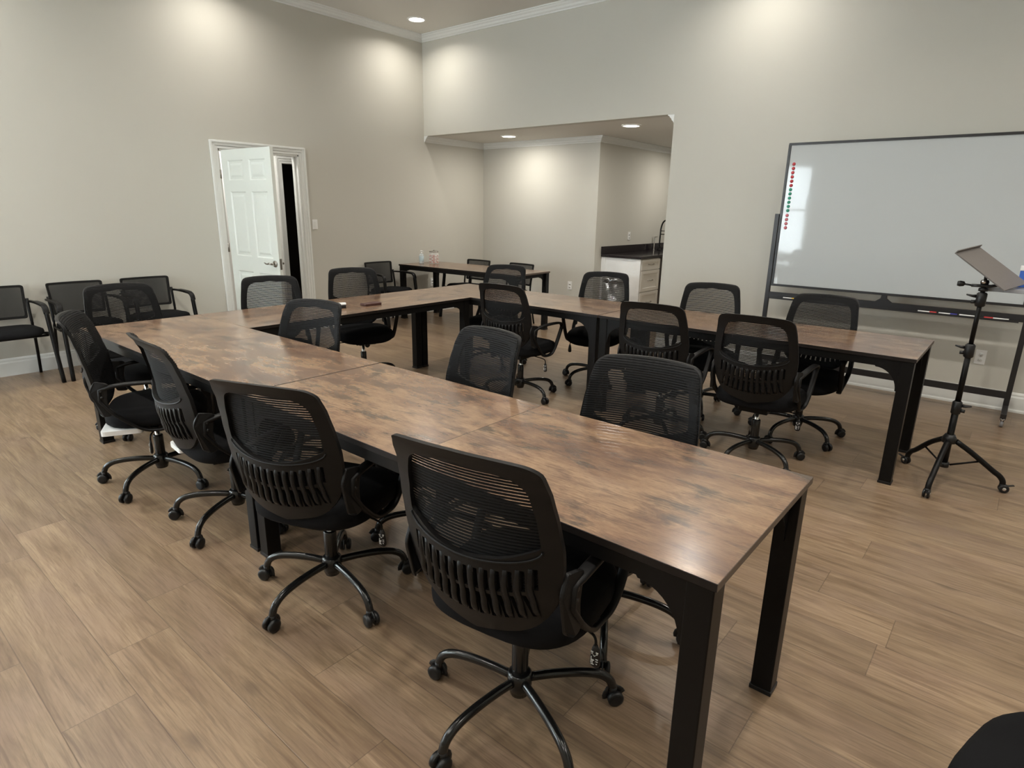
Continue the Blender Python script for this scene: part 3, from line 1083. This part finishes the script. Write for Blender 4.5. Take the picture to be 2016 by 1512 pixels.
# x, y, seat turn, base turn, raise, label, group
CHAIRS = [
    (5.840, -4.972, 9, -96, 0.032, 'black mesh office chair nearest the camera, back turned to it, at the front row', G1),
    (4.865, -4.975, 21, -80, 0.0, 'black mesh office chair second from the camera along the front row, seen from behind', G1),
    (4.000, -4.930, -5, -62, 0.0, 'black mesh office chair third along the front row, ribbed lower back catching daylight', G1),
    (3.255, -4.995, -27, -56, 0.0, 'black mesh office chair fourth along the front row, turned sideways with arm loop showing', G1),
    (2.275, -4.690, -93, 25, 0.0, 'black mesh office chair at the left end of the front row, before the wall chairs', None),
    (3.640, -4.440, 195, 30, 0.0, 'black mesh office chair inside the U, leftmost one tucked against the front row', G2),
    (4.887, -4.389, 173, -130, 0.0, 'black mesh office chair inside the U, middle one tucked against the front row', G2),
    (5.796, -4.408, 189, 13, 0.0, 'black mesh office chair inside the U, rightmost and largest one behind the front row', G2),
    (2.455, -3.775, -112, 20, 0.0, 'black mesh office chair in front of the open white door', G4),
    (2.400, -2.960, -114, 5, 0.012, 'black mesh office chair right of the door, with a raised seat on a silver column', G4),
    (2.830, -1.700, 197, 40, 0.0, 'black mesh office chair behind the back row, nearest the alcove table', G3),
    (3.925, -1.550, 200, 183, 0.0, 'black mesh office chair behind the back row, in front of the kitchen counter', G3),
    (4.975, -1.675, 198, 10, 0.0, 'black mesh office chair behind the back row, left of the whiteboard', G3),
    (5.750, -1.780, 181, 36, 0.0, 'black mesh office chair behind the back row, under the left part of the whiteboard', G3),
    (3.720, -2.370, 5, -10, 0.0, 'black mesh office chair on the near side of the back row, leftmost, arm loop showing', G5),
    (5.005, -2.420, 6, 20, 0.0, 'black mesh office chair on the near side of the back row, middle of three', G5),
    (5.668, -2.430, 3, 40, 0.0, 'black mesh office chair on the near side of the back row, rightmost of three', G5),
    (7.125, -4.835, 164, 0, 0.015, 'black office chair cut off by the lower right corner, only its seat edge showing', None),
]
chairs = [proto_chair] + [copy_tree(proto_chair) for _ in CHAIRS[1:]]
for o, (x, y, a, b, dz, lab, grp) in zip(chairs, CHAIRS):
    o.location = (x, y, 0)
    o.rotation_euler = (0, 0, R(a))
    tag(o, lab, 'office chair', grp)
    k = 0
    for ch in o.children:
        nm = ch.name.split('.')[0]
        if nm == 'base_leg':
            ch.rotation_euler = (0, 0, R(b - a) + 2 * PI * k / 5)
            k += 1
        elif dz and nm in UPPER:
            ch.location.z = dz
# scraps of white board show under the seats of two chairs
for o, (xa, xb, ya, yb) in ((chairs[2], (-0.240, -0.10, -0.205, -0.08)), (chairs[3], (0.06, 0.238, -0.215, -0.03))):
    sbd = MB().prism(rounded([(xa, ya, 0.02), (xb, ya, 0.02), (xb, yb, 0.02), (xa, yb, 0.02)], 4),
                     lambda a, b: (a, b, 0.362), lambda a, b: (a, b, 0.386)).build('seat_board', M['white'], o)
    sbd['label'] = 'white board under the seat'
# the chair in the picture corner and the one at the row's end have no arms
for ch in list(chairs[-1].children) + list(chairs[4].children):
    if ch.name.startswith('armrest'):
        for g in list(ch.children):
            bpy.data.objects.remove(g)
        bpy.data.objects.remove(ch)

# ------------------------------------------------------------------ guest chairs


def make_guest_chair():
    """origin on the floor; faces +y"""
    t = thing('guest_chair', (0, 0, 0))

    def gy(x, z):
        return -0.205 - (z - 0.50) * 0.16 - 0.55 * (0.22 ** 2 - x * x)
    out = resample(rounded([(-0.222, 0.795, 0.025), (0.222, 0.795, 0.025), (0.205, 0.510, 0.02), (-0.205, 0.510, 0.02)], 5), 0.03)
    inn = resample(rounded([(-0.203, 0.777, 0.015), (0.203, 0.777, 0.015), (0.189, 0.530, 0.012), (-0.189, 0.530, 0.012)], 5), 0.03)
    sheet(out, [inn], gy, 0.020, 0.05).build('back_frame', M['plastic'], t, autosmooth=38)
    sheet([(x * 1.02, 0.65 + (z - 0.65) * 1.02) for (x, z) in inn], [], lambda x, z: gy(x, z) + 0.011, 0, 0.05).build('back_mesh', M['gmesh'], t)
    rings = []
    for (s_, z) in ((0.90, 0.412), (0.985, 0.418), (1.0, 0.432), (0.985, 0.450), (0.90, 0.463), (0.70, 0.470), (0.35, 0.473)):
        ring = []
        for k in range(36):
            a = 2 * PI * k / 36
            ca, sa = math.cos(a), math.sin(a)
            x = math.copysign(abs(ca) ** 0.55, ca) * 0.235 * s_
            y = math.copysign(abs(sa) ** 0.55, sa) * 0.230 * s_ + 0.025
            ring.append((x, y, z - (0.9 * (y - 0.12) ** 2 if y > 0.12 else 0) + 0.010 * (1 if y > 0 else 0) * min(1, y / 0.15)))
        rings.append(ring)
    MB().loft(rings).build('seat', M['fabric'], t)
    for s in (-1, 1):
        # front leg that runs up into the arm and back to the upright
        pts = catmull([(s * 0.268, 0.278, 0.0), (s * 0.261, 0.245, 0.25), (s * 0.255, 0.212, 0.50), (s * 0.253, 0.200, 0.590), (s * 0.252, 0.186, 0.628), (s * 0.250, 0.155, 0.648), (s * 0.249, 0.10, 0.654),
                       (s * 0.246, -0.08, 0.658), (s * 0.240, -0.205, 0.655)], 5)
        MB().tube(pts, [(0.0235, 0.0150) if p[2] < 0.60 else ((0.016, 0.0150) if p[1] > 0.17 else (0.010, 0.0150)) for p in pts], 12, up=(1, 0, 0), sq=0.6).build('front_leg', M['steel'], t)
        MB().tube(catmull([(s * 0.254, 0.212, 0.590), (s * 0.252, 0.197, 0.637), (s * 0.250, 0.160, 0.660), (s * 0.249, 0.09, 0.667), (s * 0.247, -0.06, 0.668)], 4), (0.006, 0.023), 12, up=(1, 0, 0), sq=0.7).build('arm_pad', M['plastic'], t)
        MB().tube(catmull([(s * 0.232, -0.255, 0.0), (s * 0.228, -0.205, 0.25), (s * 0.224, -0.178, 0.43), (s * 0.222, -0.186, 0.55), (s * 0.226, -0.212, 0.68)], 4), (0.012, 0.012), 10).build('rear_leg', M['steel'], t)
        MB().tube([(s * 0.253, 0.205, 0.425), (s * 0.235, 0.03, 0.405), (s * 0.225, -0.178, 0.410)], (0.010, 0.012), 8).build('side_rail', M['steel'], t)
    MB().tube([(-0.253, 0.150, 0.400), (0.253, 0.150, 0.400)], 0.010, 8).tube([(-0.226, -0.17, 0.405), (0.226, -0.17, 0.405)], 0.010, 8).build('cross_rail', M['steel'], t)
    return t


proto_guest = make_guest_chair()
GC = 'black guest chairs along the left wall'
GA = 'black guest chairs behind the alcove table'
GUESTS = [
    (0.315, -5.030, -90, 'black guest chair against the left wall, cut off by the left picture edge', GC),
    (0.315, -4.425, -90, 'black guest chair against the left wall, middle of three left of the door', GC),
    (0.315, -3.830, -90, 'black guest chair against the left wall, closest to the open door', GC),
    (0.315, -0.945, -90, 'black guest chair against the left wall beside the alcove table', GC),
    (0.700, 0.125, 180, 'black guest chair tucked behind the alcove table, nearer the left wall', GA),
    (1.480, 0.125, 176, 'black guest chair tucked behind the alcove table, at its right end', GA),
]
guests = [proto_guest] + [copy_tree(proto_guest) for _ in GUESTS[1:]]
for o, (x, y, a, lab, grp) in zip(guests, GUESTS):
    o.location = (x, y, 0)
    o.rotation_euler = (0, 0, R(a))
    tag(o, lab, 'guest chair', grp)

# ------------------------------------------------------------------ rolling whiteboard
BX0, BX1, BZ0, BZ1, BY = 4.992, 6.830, 0.862, 2.092, -0.28
wbt = thing('rolling_whiteboard', ((BX0 + BX1) / 2, BY, 0), 0, 'large white board in a thin black frame on a black rolling stand', 'whiteboard')
bw = (BX1 - BX0) / 2
MB().box(-bw + 0.012, bw - 0.012, -0.008, 0.008, BZ0 + 0.012, BZ1 - 0.012).build('writing_surface', M['board'], wbt)
f = 0.020
MB().box(-bw, bw, -0.014, 0.014, BZ0, BZ0 + f).box(-bw, bw, -0.014, 0.014, BZ1 - f, BZ1).box(-bw, -bw + f, -0.014, 0.014, BZ0 + f, BZ1 - f)\
    .box(bw - f, bw, -0.014, 0.014, BZ0 + f, BZ1 - f).build('board_frame', M['boardframe'], wbt, 0.002)
for s in (-1, 1):
    xp = s * (bw + 0.024)
    po = MB().box(xp - 0.018, xp + 0.018, -0.015, 0.015, 0.105, 1.50).build('upright', M['boardframe'], wbt, 0.002)
    ft = MB().box(xp - 0.018, xp + 0.018, -0.30, 0.235, 0.072, 0.108).build('foot_bar', M['boardframe'], wbt, 0.002)
    for y in (-0.275, 0.21):
        c = MB()
        c.lathe([(0.0, 0.045), (0.010, 0.045), (0.012, 0.072), (0.0, 0.072)], 10, (xp, y, 0))
        c.box(xp - 0.016, xp - 0.012, y - 0.014, y + 0.020, 0.022, 0.060).box(xp + 0.012, xp + 0.016, y - 0.014, y + 0.020, 0.022, 0.060)
        cc = c.build('caster', M['chrome'], ft)
        MB().lathe([(0.0, -0.010), (0.024, -0.010), (0.026, 0.0), (0.024, 0.010), (0.0, 0.010)], 18, (xp, y + 0.010, 0.026), 'x').build('wheel', M['grey2'], ft)
    MB().tube([(xp - s * 0.018, 0, 1.476), (s * (bw - 0.004), 0, 1.476)], 0.010, 10).build('pivot', M['boardframe'], wbt)
MB().box(-bw - 0.006, bw + 0.006, -0.012, 0.012, 0.752, 0.806).box(-bw + 0.02, bw - 0.02, -0.075, -0.010, 0.752, 0.757)\
    .box(-bw + 0.02, bw - 0.02, -0.078, -0.074, 0.752, 0.768).build('tray_bar', M['boardframe'], wbt)
MB().prism([(-0.062, 0.806), (0.062, 0.806), (0.022, 0.836), (0.018, 0.864), (-0.018, 0.864), (-0.022, 0.836)],
           lambda a, b: (a, -0.013, b), lambda a, b: (a, 0.013, b)).build('board_rest', M['boardframe'], wbt)
MB().box(-bw - 0.006, bw + 0.006, -0.012, 0.012, 0.160, 0.212).build('lower_crossbar', M['boardframe'], wbt)

for i in range(16):
    z = 1.918 - i * (1.918 - 1.387) / 15 - (0.006 if i >= 12 else 0)
    mm = M['red'] if i < 6 else (M['green'] if i < 12 else M['pink'])
    o = MB().lathe([(0.0, -0.0065), (0.010, -0.0065), (0.0135, -0.003), (0.0145, 0.0)], 18, (0, 0, 0), 'y').build('magnet', mm)
    o.location = (5.052, BY - 0.0081, z)
    if i < 6:
        lab, gr = 'small round red magnet in the upper part of the column on the board', 'red magnets on the board'
    elif i < 12:
        lab, gr = 'small round green magnet in the middle of the column on the board', 'green magnets on the board'
    else:
        lab, gr = 'small round faded red magnet at the foot of the column on the board', 'faded magnets on the board'
    tag(o, lab, 'magnet', gr)


def marker(x0, x1, capm, flip, lab):
    L = x1 - x0
    t = thing('marker_pen', (x0, BY - 0.045, 0.757 + 0.008), 0, lab, 'marker', 'markers on the board tray')
    a, b = (0.0, L * 0.36) if not flip else (L * 0.64, L)
    MB().lathe([(0.0, 0.0), (0.0075, 0.0), (0.0075, L), (0.0, L)], 14, (0, 0, 0), 'x').build('barrel', M['white'], t)
    MB().lathe([(0.0, a - 0.001), (0.0082, a - 0.001), (0.0082, b + 0.001), (0.0, b + 0.001)], 14, (0, 0, 0), 'x').build('cap', capm, t)


marker(5.125, 5.245, M['yellow'], True, 'white marker with a yellow part at the left end of the board tray')
marker(6.170, 6.295, M['redmark'], True, 'white marker with a red cap, leftmost of those right of the board rest')
marker(6.310, 6.430, M['bluemark'], True, 'white marker with a dark blue cap left of the tripod pole on the tray')
marker(6.445, 6.560, M['white'], False, 'all white marker on the board tray just behind the tripod pole')
marker(6.600, 6.750, M['redmark'], False, 'white marker with a red tip right of the tripod pole on the tray')

# ------------------------------------------------------------------ tripod stand with a tray
SX, SY = 6.628, -2.03
tp = thing('tripod_stand', (SX, SY, 0), 0, 'black rolling tripod stand holding a slanted grey tray', 'tripod stand')
MB().lathe([(0.0, 0.105), (0.0175, 0.105), (0.0175, 0.480), (0.0, 0.480)], 16).build('lower_pole', M['steel'], tp)
MB().lathe([(0.0145, 0.470), (0.0145, 0.800)], 16).build('middle_pole', M['steel'], tp)
MB().lathe([(0.0115, 0.79), (0.0115, 1.130)], 16).build('upper_pole', M['steel'], tp)
for (z, sgn) in ((0.462, 1), (0.792, -1), (1.075, -1)):
    c = MB().lathe([(0.018, z - 0.040), (0.024, z - 0.034), (0.024, z + 0.030), (0.018, z + 0.036)], 16, cap=False).build('clamp_collar', M['rubber'], tp)
    MB().tube([(sgn * 0.02, 0, z + 0.014), (sgn * 0.04, -0.004, z + 0.014), (sgn * 0.068, -0.006, z + 0.020)], [(0.006, 0.010), (0.009, 0.007), (0.006, 0.004)], 10)\
        .tube([(sgn * 0.02, 0, z - 0.016), (sgn * 0.042, 0, z - 0.017)], 0.010, 10).build('clamp_knob', M['rubber'], c)
MB().lathe([(0.018, 0.245), (0.036, 0.250), (0.036, 0.278), (0.024, 0.300), (0.018, 0.300)], 18, cap=False).build('leg_collar', M['rubber'], tp)
MB().lathe([(0.018, 0.098), (0.026, 0.100), (0.026, 0.128), (0.018, 0.130)], 18, cap=False).build('brace_collar', M['rubber'], tp)
for (cx_, cy_) in ((6.594, -2.325), (6.915, -1.955), (6.429, -1.845)):
    d = Vector((cx_ - SX, cy_ - SY))
    L = d.length
    a = math.atan2(d.y, d.x)
    lp = catmull([(0.034, 0, 0.262), (0.12, 0, 0.205), (L * 0.78, 0, 0.120), (L * 0.90, 0, 0.095), (L * 0.97, 0, 0.068), (L * 0.985, 0, 0.040)], 4)
    lg = MB().tube(lp, 0.0150, 12).build('tripod_leg', M['steel'], tp)
    lg.rotation_euler = (0, 0, a)
    MB().tube([(0.028, 0, 0.115), (L * 0.55, 0, 0.162)], (0.004, 0.006), 8).build('brace', M['steel'], lg)
    MB().lathe([(0.0, 0.026), (0.015, 0.026), (0.017, 0.046), (0.013, 0.055), (0.0, 0.055)], 12, (L * 0.985, 0, 0))\
        .tube([(L * 0.985, 0, 0.040), (L * 0.985 + 0.028, 0.008, 0.040), (L * 0.985 + 0.055, 0.012, 0.046)], (0.010, 0.003), 8).build('caster', M['rubber'], lg)
    for s in (-1, 1):
        MB().lathe([(0.0, s * 0.006), (0.0235, s * 0.006), (0.025, s * 0.009), (0.024, s * 0.016), (0.014, s * 0.018), (0.0, s * 0.015)], 16, (L * 0.985 + 0.008, 0, 0.0252), 'y')\
            .build('wheel', M['rubber'], lg)
        MB().lathe([(0.0, s * 0.0172), (0.010, s * 0.0178), (0.009, s * 0.0192), (0.0, s * 0.0195)], 12, (L * 0.985 + 0.008, 0, 0.0252), 'y').build('hub_cap', M['chrome'], lg)
hd_ = MB().lathe([(0.0, 1.118), (0.022, 1.118), (0.022, 1.134), (0.012, 1.138), (0.012, 1.150), (0.018, 1.156), (0.020, 1.168), (0.016, 1.178), (0.0, 1.180)], 18)
hd_.tube([(-0.055, -0.012, 1.146), (-0.02, -0.012, 1.147), (0.03, -0.01, 1.148), (0.068, -0.008, 1.158)], (0.014, 0.008), 10, sq=0.7)
hd_.build('tilt_head', M['rubber'], tp)
MB().tube([(-0.05, -0.012, 1.146), (-0.085, -0.012, 1.150)], 0.005, 8).lathe([(0.0, -0.118), (0.013, -0.118), (0.016, -0.105), (0.013, -0.088), (0.005, -0.083)], 14, (0, -0.012, 1.151), 'x').build('tilt_knob', M['rubber'], tp)
MB().lathe([(0.0, -0.030), (0.010, -0.030), (0.010, -0.022), (0.0, -0.022)], 14, (-0.004, -0.002, 1.170), 'y').build('tilt_bolt', M['chrome'], tp)
# slanted tray: a thin plate with a turned-up lip
A_, B_, D_ = Vector((6.476, -2.13, 1.3135)), Vector((6.560, -1.905, 1.3405)), Vector((6.7165, -2.13, 1.135))
e1 = (D_ - A_)
e2 = (B_ - A_)
nn = e1.cross(e2).normalized()
if nn.z < 0:
    nn = -nn
org = Vector((SX, SY, 0))


def tray_pt(u, v, h):
    q = A_ + e1 * u + e2 * v + nn * h - org
    return (q.x, q.y, q.z)


tb = MB()
for (u0, u1, v0, v1, h0, h1) in ((0, 1, 0, 1, 0, 0.006), (0.0, 0.015, 0, 1, 0.006, 0.022)):
    tb.add([tray_pt(u, v, h) for h in (h0, h1) for v in (v0, v1) for u in (u0, u1)],
           [(0, 2, 3, 1), (4, 5, 7, 6), (0, 1, 5, 4), (2, 6, 7, 3), (0, 4, 6, 2), (1, 3, 7, 5)])
tb.build('tray', M['grey'], tp)
MB().box(-0.010, 0.225, 0.015, 0.135, 1.118, 1.138).build('support_plate', M['grey2'], tp, 0.002)
tp_post = MB().tube([(0.0, 0.0, 1.172), (-0.002, 0.0, 1.215)], 0.008, 10)
tp_post.build('tray_post', M['rubber'], tp)

bb = thing('storage_box', (6.852, -1.828, 1.139), 0, 'blue box with a white band cut off by the right picture edge beside the tray', 'box')
MB().box(-0.09, 0.07, -0.04, 0.04, 0, 0.088).build('box_body', M['blue'], bb, 0.002)
MB().box(-0.092, 0.072, -0.042, 0.042, 0.088, 0.112).build('band', M['white'], bb, 0.002)
MB().box(-0.080, 0.06, -0.035, 0.035, 0.112, 0.150).build('lid', M['blue'], bb, 0.002)
# the support plate carries the box: widen it under the box
MB().box(0.125, 0.320, 0.135, 0.255, 1.118, 1.138).build('support_plate_end', M['grey2'], tp, 0.002)

# ------------------------------------------------------------------ kitchenette
kc = thing('drawer_cabinet', (XK, 1.40, 0), 0, 'cream painted drawer cabinet with a white end panel under the black counter', 'cabinet')
CD, CW_, CH = 0.615, 0.56, 0.872
MB().box(0.002, CD, 0.018, CW_, 0.10, CH).box(0.002, CD - 0.06, 0.03, CW_, 0.0, 0.10).build('body', M['cabinet'], kc)
ep = MB().box(0.002, CD + 0.012, 0.0, 0.018, 0.0, CH).build('end_panel', M['cabside'], kc, 0.002)
MB().box(0.002, 0.075, -0.008, 0.0, 0.0, CH).box(CD - 0.05, CD + 0.012, -0.008, 0.0, 0.0, CH).build('stile', M['cabside'], ep, 0.002)
for (za, zb_) in ((0.722, 0.862), (0.428, 0.712), (0.118, 0.418)):
    dr = MB().box(CD, CD + 0.012, 0.024, CW_ - 0.006, za, zb_)
    for (a, b, c, d) in ((0.024, 0.078, za, zb_), (CW_ - 0.060, CW_ - 0.006, za, zb_), (0.078, CW_ - 0.060, za, za + 0.045), (0.078, CW_ - 0.060, zb_ - 0.045, zb_)):
        dr.box(CD + 0.012, CD + 0.020, a, b, c, d)
    d_ = dr.build('drawer', M['cabinet'], kc, 0.001)
    zc = (za + zb_) / 2 + 0.005
    MB().tube(catmull([(CD + 0.012, 0.22, zc), (CD + 0.038, 0.235, zc), (CD + 0.040, 0.29, zc - 0.004), (CD + 0.038, 0.345, zc), (CD + 0.012, 0.36, zc)], 4), 0.005, 8).build('pull_handle', M['nickel'], d_)
dw = thing('dishwasher', (XK, 1.40 + CW_, 0), 0, 'dark fronted appliance under the counter, right of the drawers', 'appliance')
MB().box(0.002, CD - 0.04, 0.004, 0.60, 0.0, 0.868).build('body', M['dark'], dw)
MB().box(CD - 0.04, CD - 0.012, 0.006, 0.598, 0.10, 0.866).build('door', M['dark'], dw, 0.003)
c2 = thing('sink_cabinet', (XK, 1.40 + CW_ + 0.604, 0), 0, 'cream sink cabinet further along the counter, hidden by the wall', 'cabinet')
MB().box(0.002, CD, 0.0, 1.2, 0.10, CH).box(0.002, CD - 0.06, 0.0, 1.2, 0.0, 0.10).build('body', M['cabinet'], c2)
for k in range(2):
    dd = MB().box(CD, CD + 0.018, 0.01 + k * 0.6, 0.59 + k * 0.6, 0.12, 0.86).build('door', M['cabinet'], c2, 0.001)
    MB().tube([(CD + 0.018, 0.52 + k * 0.16, 0.74), (CD + 0.045, 0.52 + k * 0.16, 0.74), (CD + 0.045, 0.52 + k * 0.16, 0.64), (CD + 0.018, 0.52 + k * 0.16, 0.64)], 0.005, 8).build('pull_handle', M['nickel'], dd)
ct = thing('kitchen_counter', (XK, 1.375, 0), 0, 'polished black stone counter with a low backsplash on the wall', 'counter')
MB().box(0.002, 0.650, 0.0, 2.40, 0.874, 0.914).build('slab', M['granite'], ct, 0.010, 3)
MB().box(0.002, 0.022, 0.0, 2.40, 0.914, 1.016).build('backsplash', M['granite'], ct, 0.003)
fa = thing('kitchen_faucet', (2.235, 2.90, 0.9155), 0, 'tall black gooseneck faucet on the kitchen counter, half hidden by the wall', 'faucet')
MB().lathe([(0.0, 0.0), (0.028, 0.0), (0.028, 0.012), (0.018, 0.020), (0.018, 0.09), (0.0, 0.09)], 16).build('body', M['gloss'], fa)
MB().tube(catmull([(0, 0, 0.08), (0.003, 0, 0.22), (0.008, 0, 0.34), (0.04, 0, 0.43), (0.10, 0, 0.46), (0.16, 0, 0.43), (0.19, 0, 0.35), (0.19, 0, 0.27)], 5), 0.012, 10).build('spout', M['gloss'], fa)
MB().tube([(0.0, 0, 0.245), (0.19, 0, 0.245)], 0.007, 8).tube([(0.004, 0, 0.295), (0.19, 0, 0.295)], 0.005, 8).build('spray_holder', M['gloss'], fa)
MB().tube([(0.018, -0.0, 0.05), (0.03, -0.05, 0.07), (0.035, -0.08, 0.10)], 0.007, 8).build('lever', M['gloss'], fa)
sd = thing('soap_dispenser', (2.205, 2.78, 0.9155), 0, 'slim dark dispenser standing left of the faucet', 'dispenser')
MB().lathe([(0.0, 0.0), (0.018, 0.0), (0.018, 0.006), (0.009, 0.012), (0.008, 0.19), (0.010, 0.20), (0.0, 0.205)], 14).build('pump', M['nickel'], sd)
MB().tube([(0, 0, 0.20), (0.05, 0, 0.21)], 0.006, 8).build('nozzle', M['nickel'], sd)

tr = thing('trash_can', (2.67, 0.86, 0), 0, 'round stainless steel trash can before the white cabinet end', 'trash can')
MB().lathe([(0.0, 0.0), (0.160, 0.0), (0.166, 0.006), (0.166, 0.62), (0.0, 0.62)], 40).build('body', M['stainless'], tr)
MB().lathe([(0.168, 0.0), (0.171, 0.004), (0.171, 0.026), (0.168, 0.03)], 40, cap=False).build('base_ring', M['rubber'], tr)
MB().lathe([(0.168, 0.620), (0.171, 0.624), (0.169, 0.650), (0.150, 0.672), (0.09, 0.690), (0.0, 0.696)], 40).build('lid', M['stainless'], tr)

# ------------------------------------------------------------------ things on the alcove table
jr = thing('sweet_jar', (0.385, -0.215, TH + 0.001), 0, 'clear glass jar of red and white wrapped sweets on the alcove table', 'jar')
MB().lathe([(0.0, 0.0), (0.066, 0.0), (0.072, 0.006), (0.072, 0.135), (0.062, 0.146), (0.062, 0.160), (0.0585, 0.160), (0.0585, 0.144), (0.068, 0.132), (0.068, 0.008), (0.0, 0.005)], 28)\
    .build('glass_body', M['glass'], jr)
MB().lathe([(0.0, 0.158), (0.066, 0.158), (0.068, 0.164), (0.060, 0.170), (0.0, 0.172)], 24).lathe([(0.006, 0.170), (0.012, 0.178), (0.010, 0.188), (0.0, 0.190)], 12).build('lid', M['nickel'], jr)
n_sw = 0
for lv_ in range(5):
    for k in range(8):
        a = 2 * PI * (k + 0.5 * (lv_ % 2)) / 8
        rr = 0.050 if k % 2 else 0.030
        p = Vector((0.385 + rr * math.cos(a), -0.215 + rr * math.sin(a), TH + 0.020 + lv_ * 0.022))
        c = MB()
        q = Matrix.Rotation(a * 2.3 + lv_, 3, 'Z') @ Matrix.Rotation(0.6 * math.sin(k * 3.1), 3, 'X')
        rings = []
        for (z, r_) in ((-0.016, 0.007), (-0.010, 0.003), (-0.009, 0.008), (0.0, 0.0105), (0.009, 0.008), (0.010, 0.003), (0.016, 0.007)):
            rings.append([q @ Vector((z, r_ * math.cos(2 * PI * i / 8), r_ * math.sin(2 * PI * i / 8) * 0.8)) for i in range(8)])
        c.loft(rings)
        o = c.build('wrapped_sweet', M['candy_r'] if (k + lv_) % 2 else M['candy_w'])
        o.location = p
        if (k + lv_) % 2:
            tag(o, 'red wrapped sweet in the glass jar on the alcove table', 'sweet', 'red sweets in the jar')
        else:
            tag(o, 'white wrapped sweet in the glass jar on the alcove table', 'sweet', 'white sweets in the jar')
sb = thing('sanitizer_bottle', (0.255, -0.330, TH + 0.001), 0, 'clear pump bottle of hand gel left of the sweet jar', 'bottle')
MB().lathe([(0.0, 0.0), (0.030, 0.0), (0.033, 0.005), (0.033, 0.110), (0.024, 0.128), (0.014, 0.134), (0.0, 0.134)], 20).build('bottle_body', M['sanit'], sb)
MB().lathe([(0.0335, 0.030), (0.0338, 0.031), (0.0338, 0.100), (0.0335, 0.101)], 20, cap=False).build('label_band', M['label'], sb)
MB().lathe([(0.0, 0.132), (0.015, 0.132), (0.015, 0.148), (0.006, 0.150), (0.006, 0.166), (0.013, 0.167), (0.013, 0.176), (0.0, 0.178)], 14)\
    .tube([(0.0, 0, 0.171), (0.035, 0, 0.169)], 0.005, 8).build('pump', M['white'], sb)

# ------------------------------------------------------------------ small things on the linking table
wl = MB().prism(rounded([(-0.080, -0.040, 0.015), (0.080, -0.040, 0.015), (0.080, 0.040, 0.015), (-0.080, 0.040, 0.015)], 4),
                lambda a, b: (a, b, 0.0), lambda a, b: (a, b, 0.018)).build('phone_case', M['leather'], None, 0.004)
wl.location = (2.835, -3.185, TH + 0.0005)
wl.rotation_euler = (0, 0, R(88))
tag(wl, 'flat dark red-brown case lying on the linking table', 'case')
er = thing('board_eraser', (2.790, -3.455, TH + 0.001), R(60), 'small black and white object on the linking table, left of the red-brown case', 'eraser')
MB().cbox((0, 0, 0.012), (0.11, 0.045, 0.024)).build('body', M['rubber'], er, 0.004)
MB().cbox((0, 0, 0.031), (0.112, 0.047, 0.014)).build('pad', M['white'], er, 0.004)
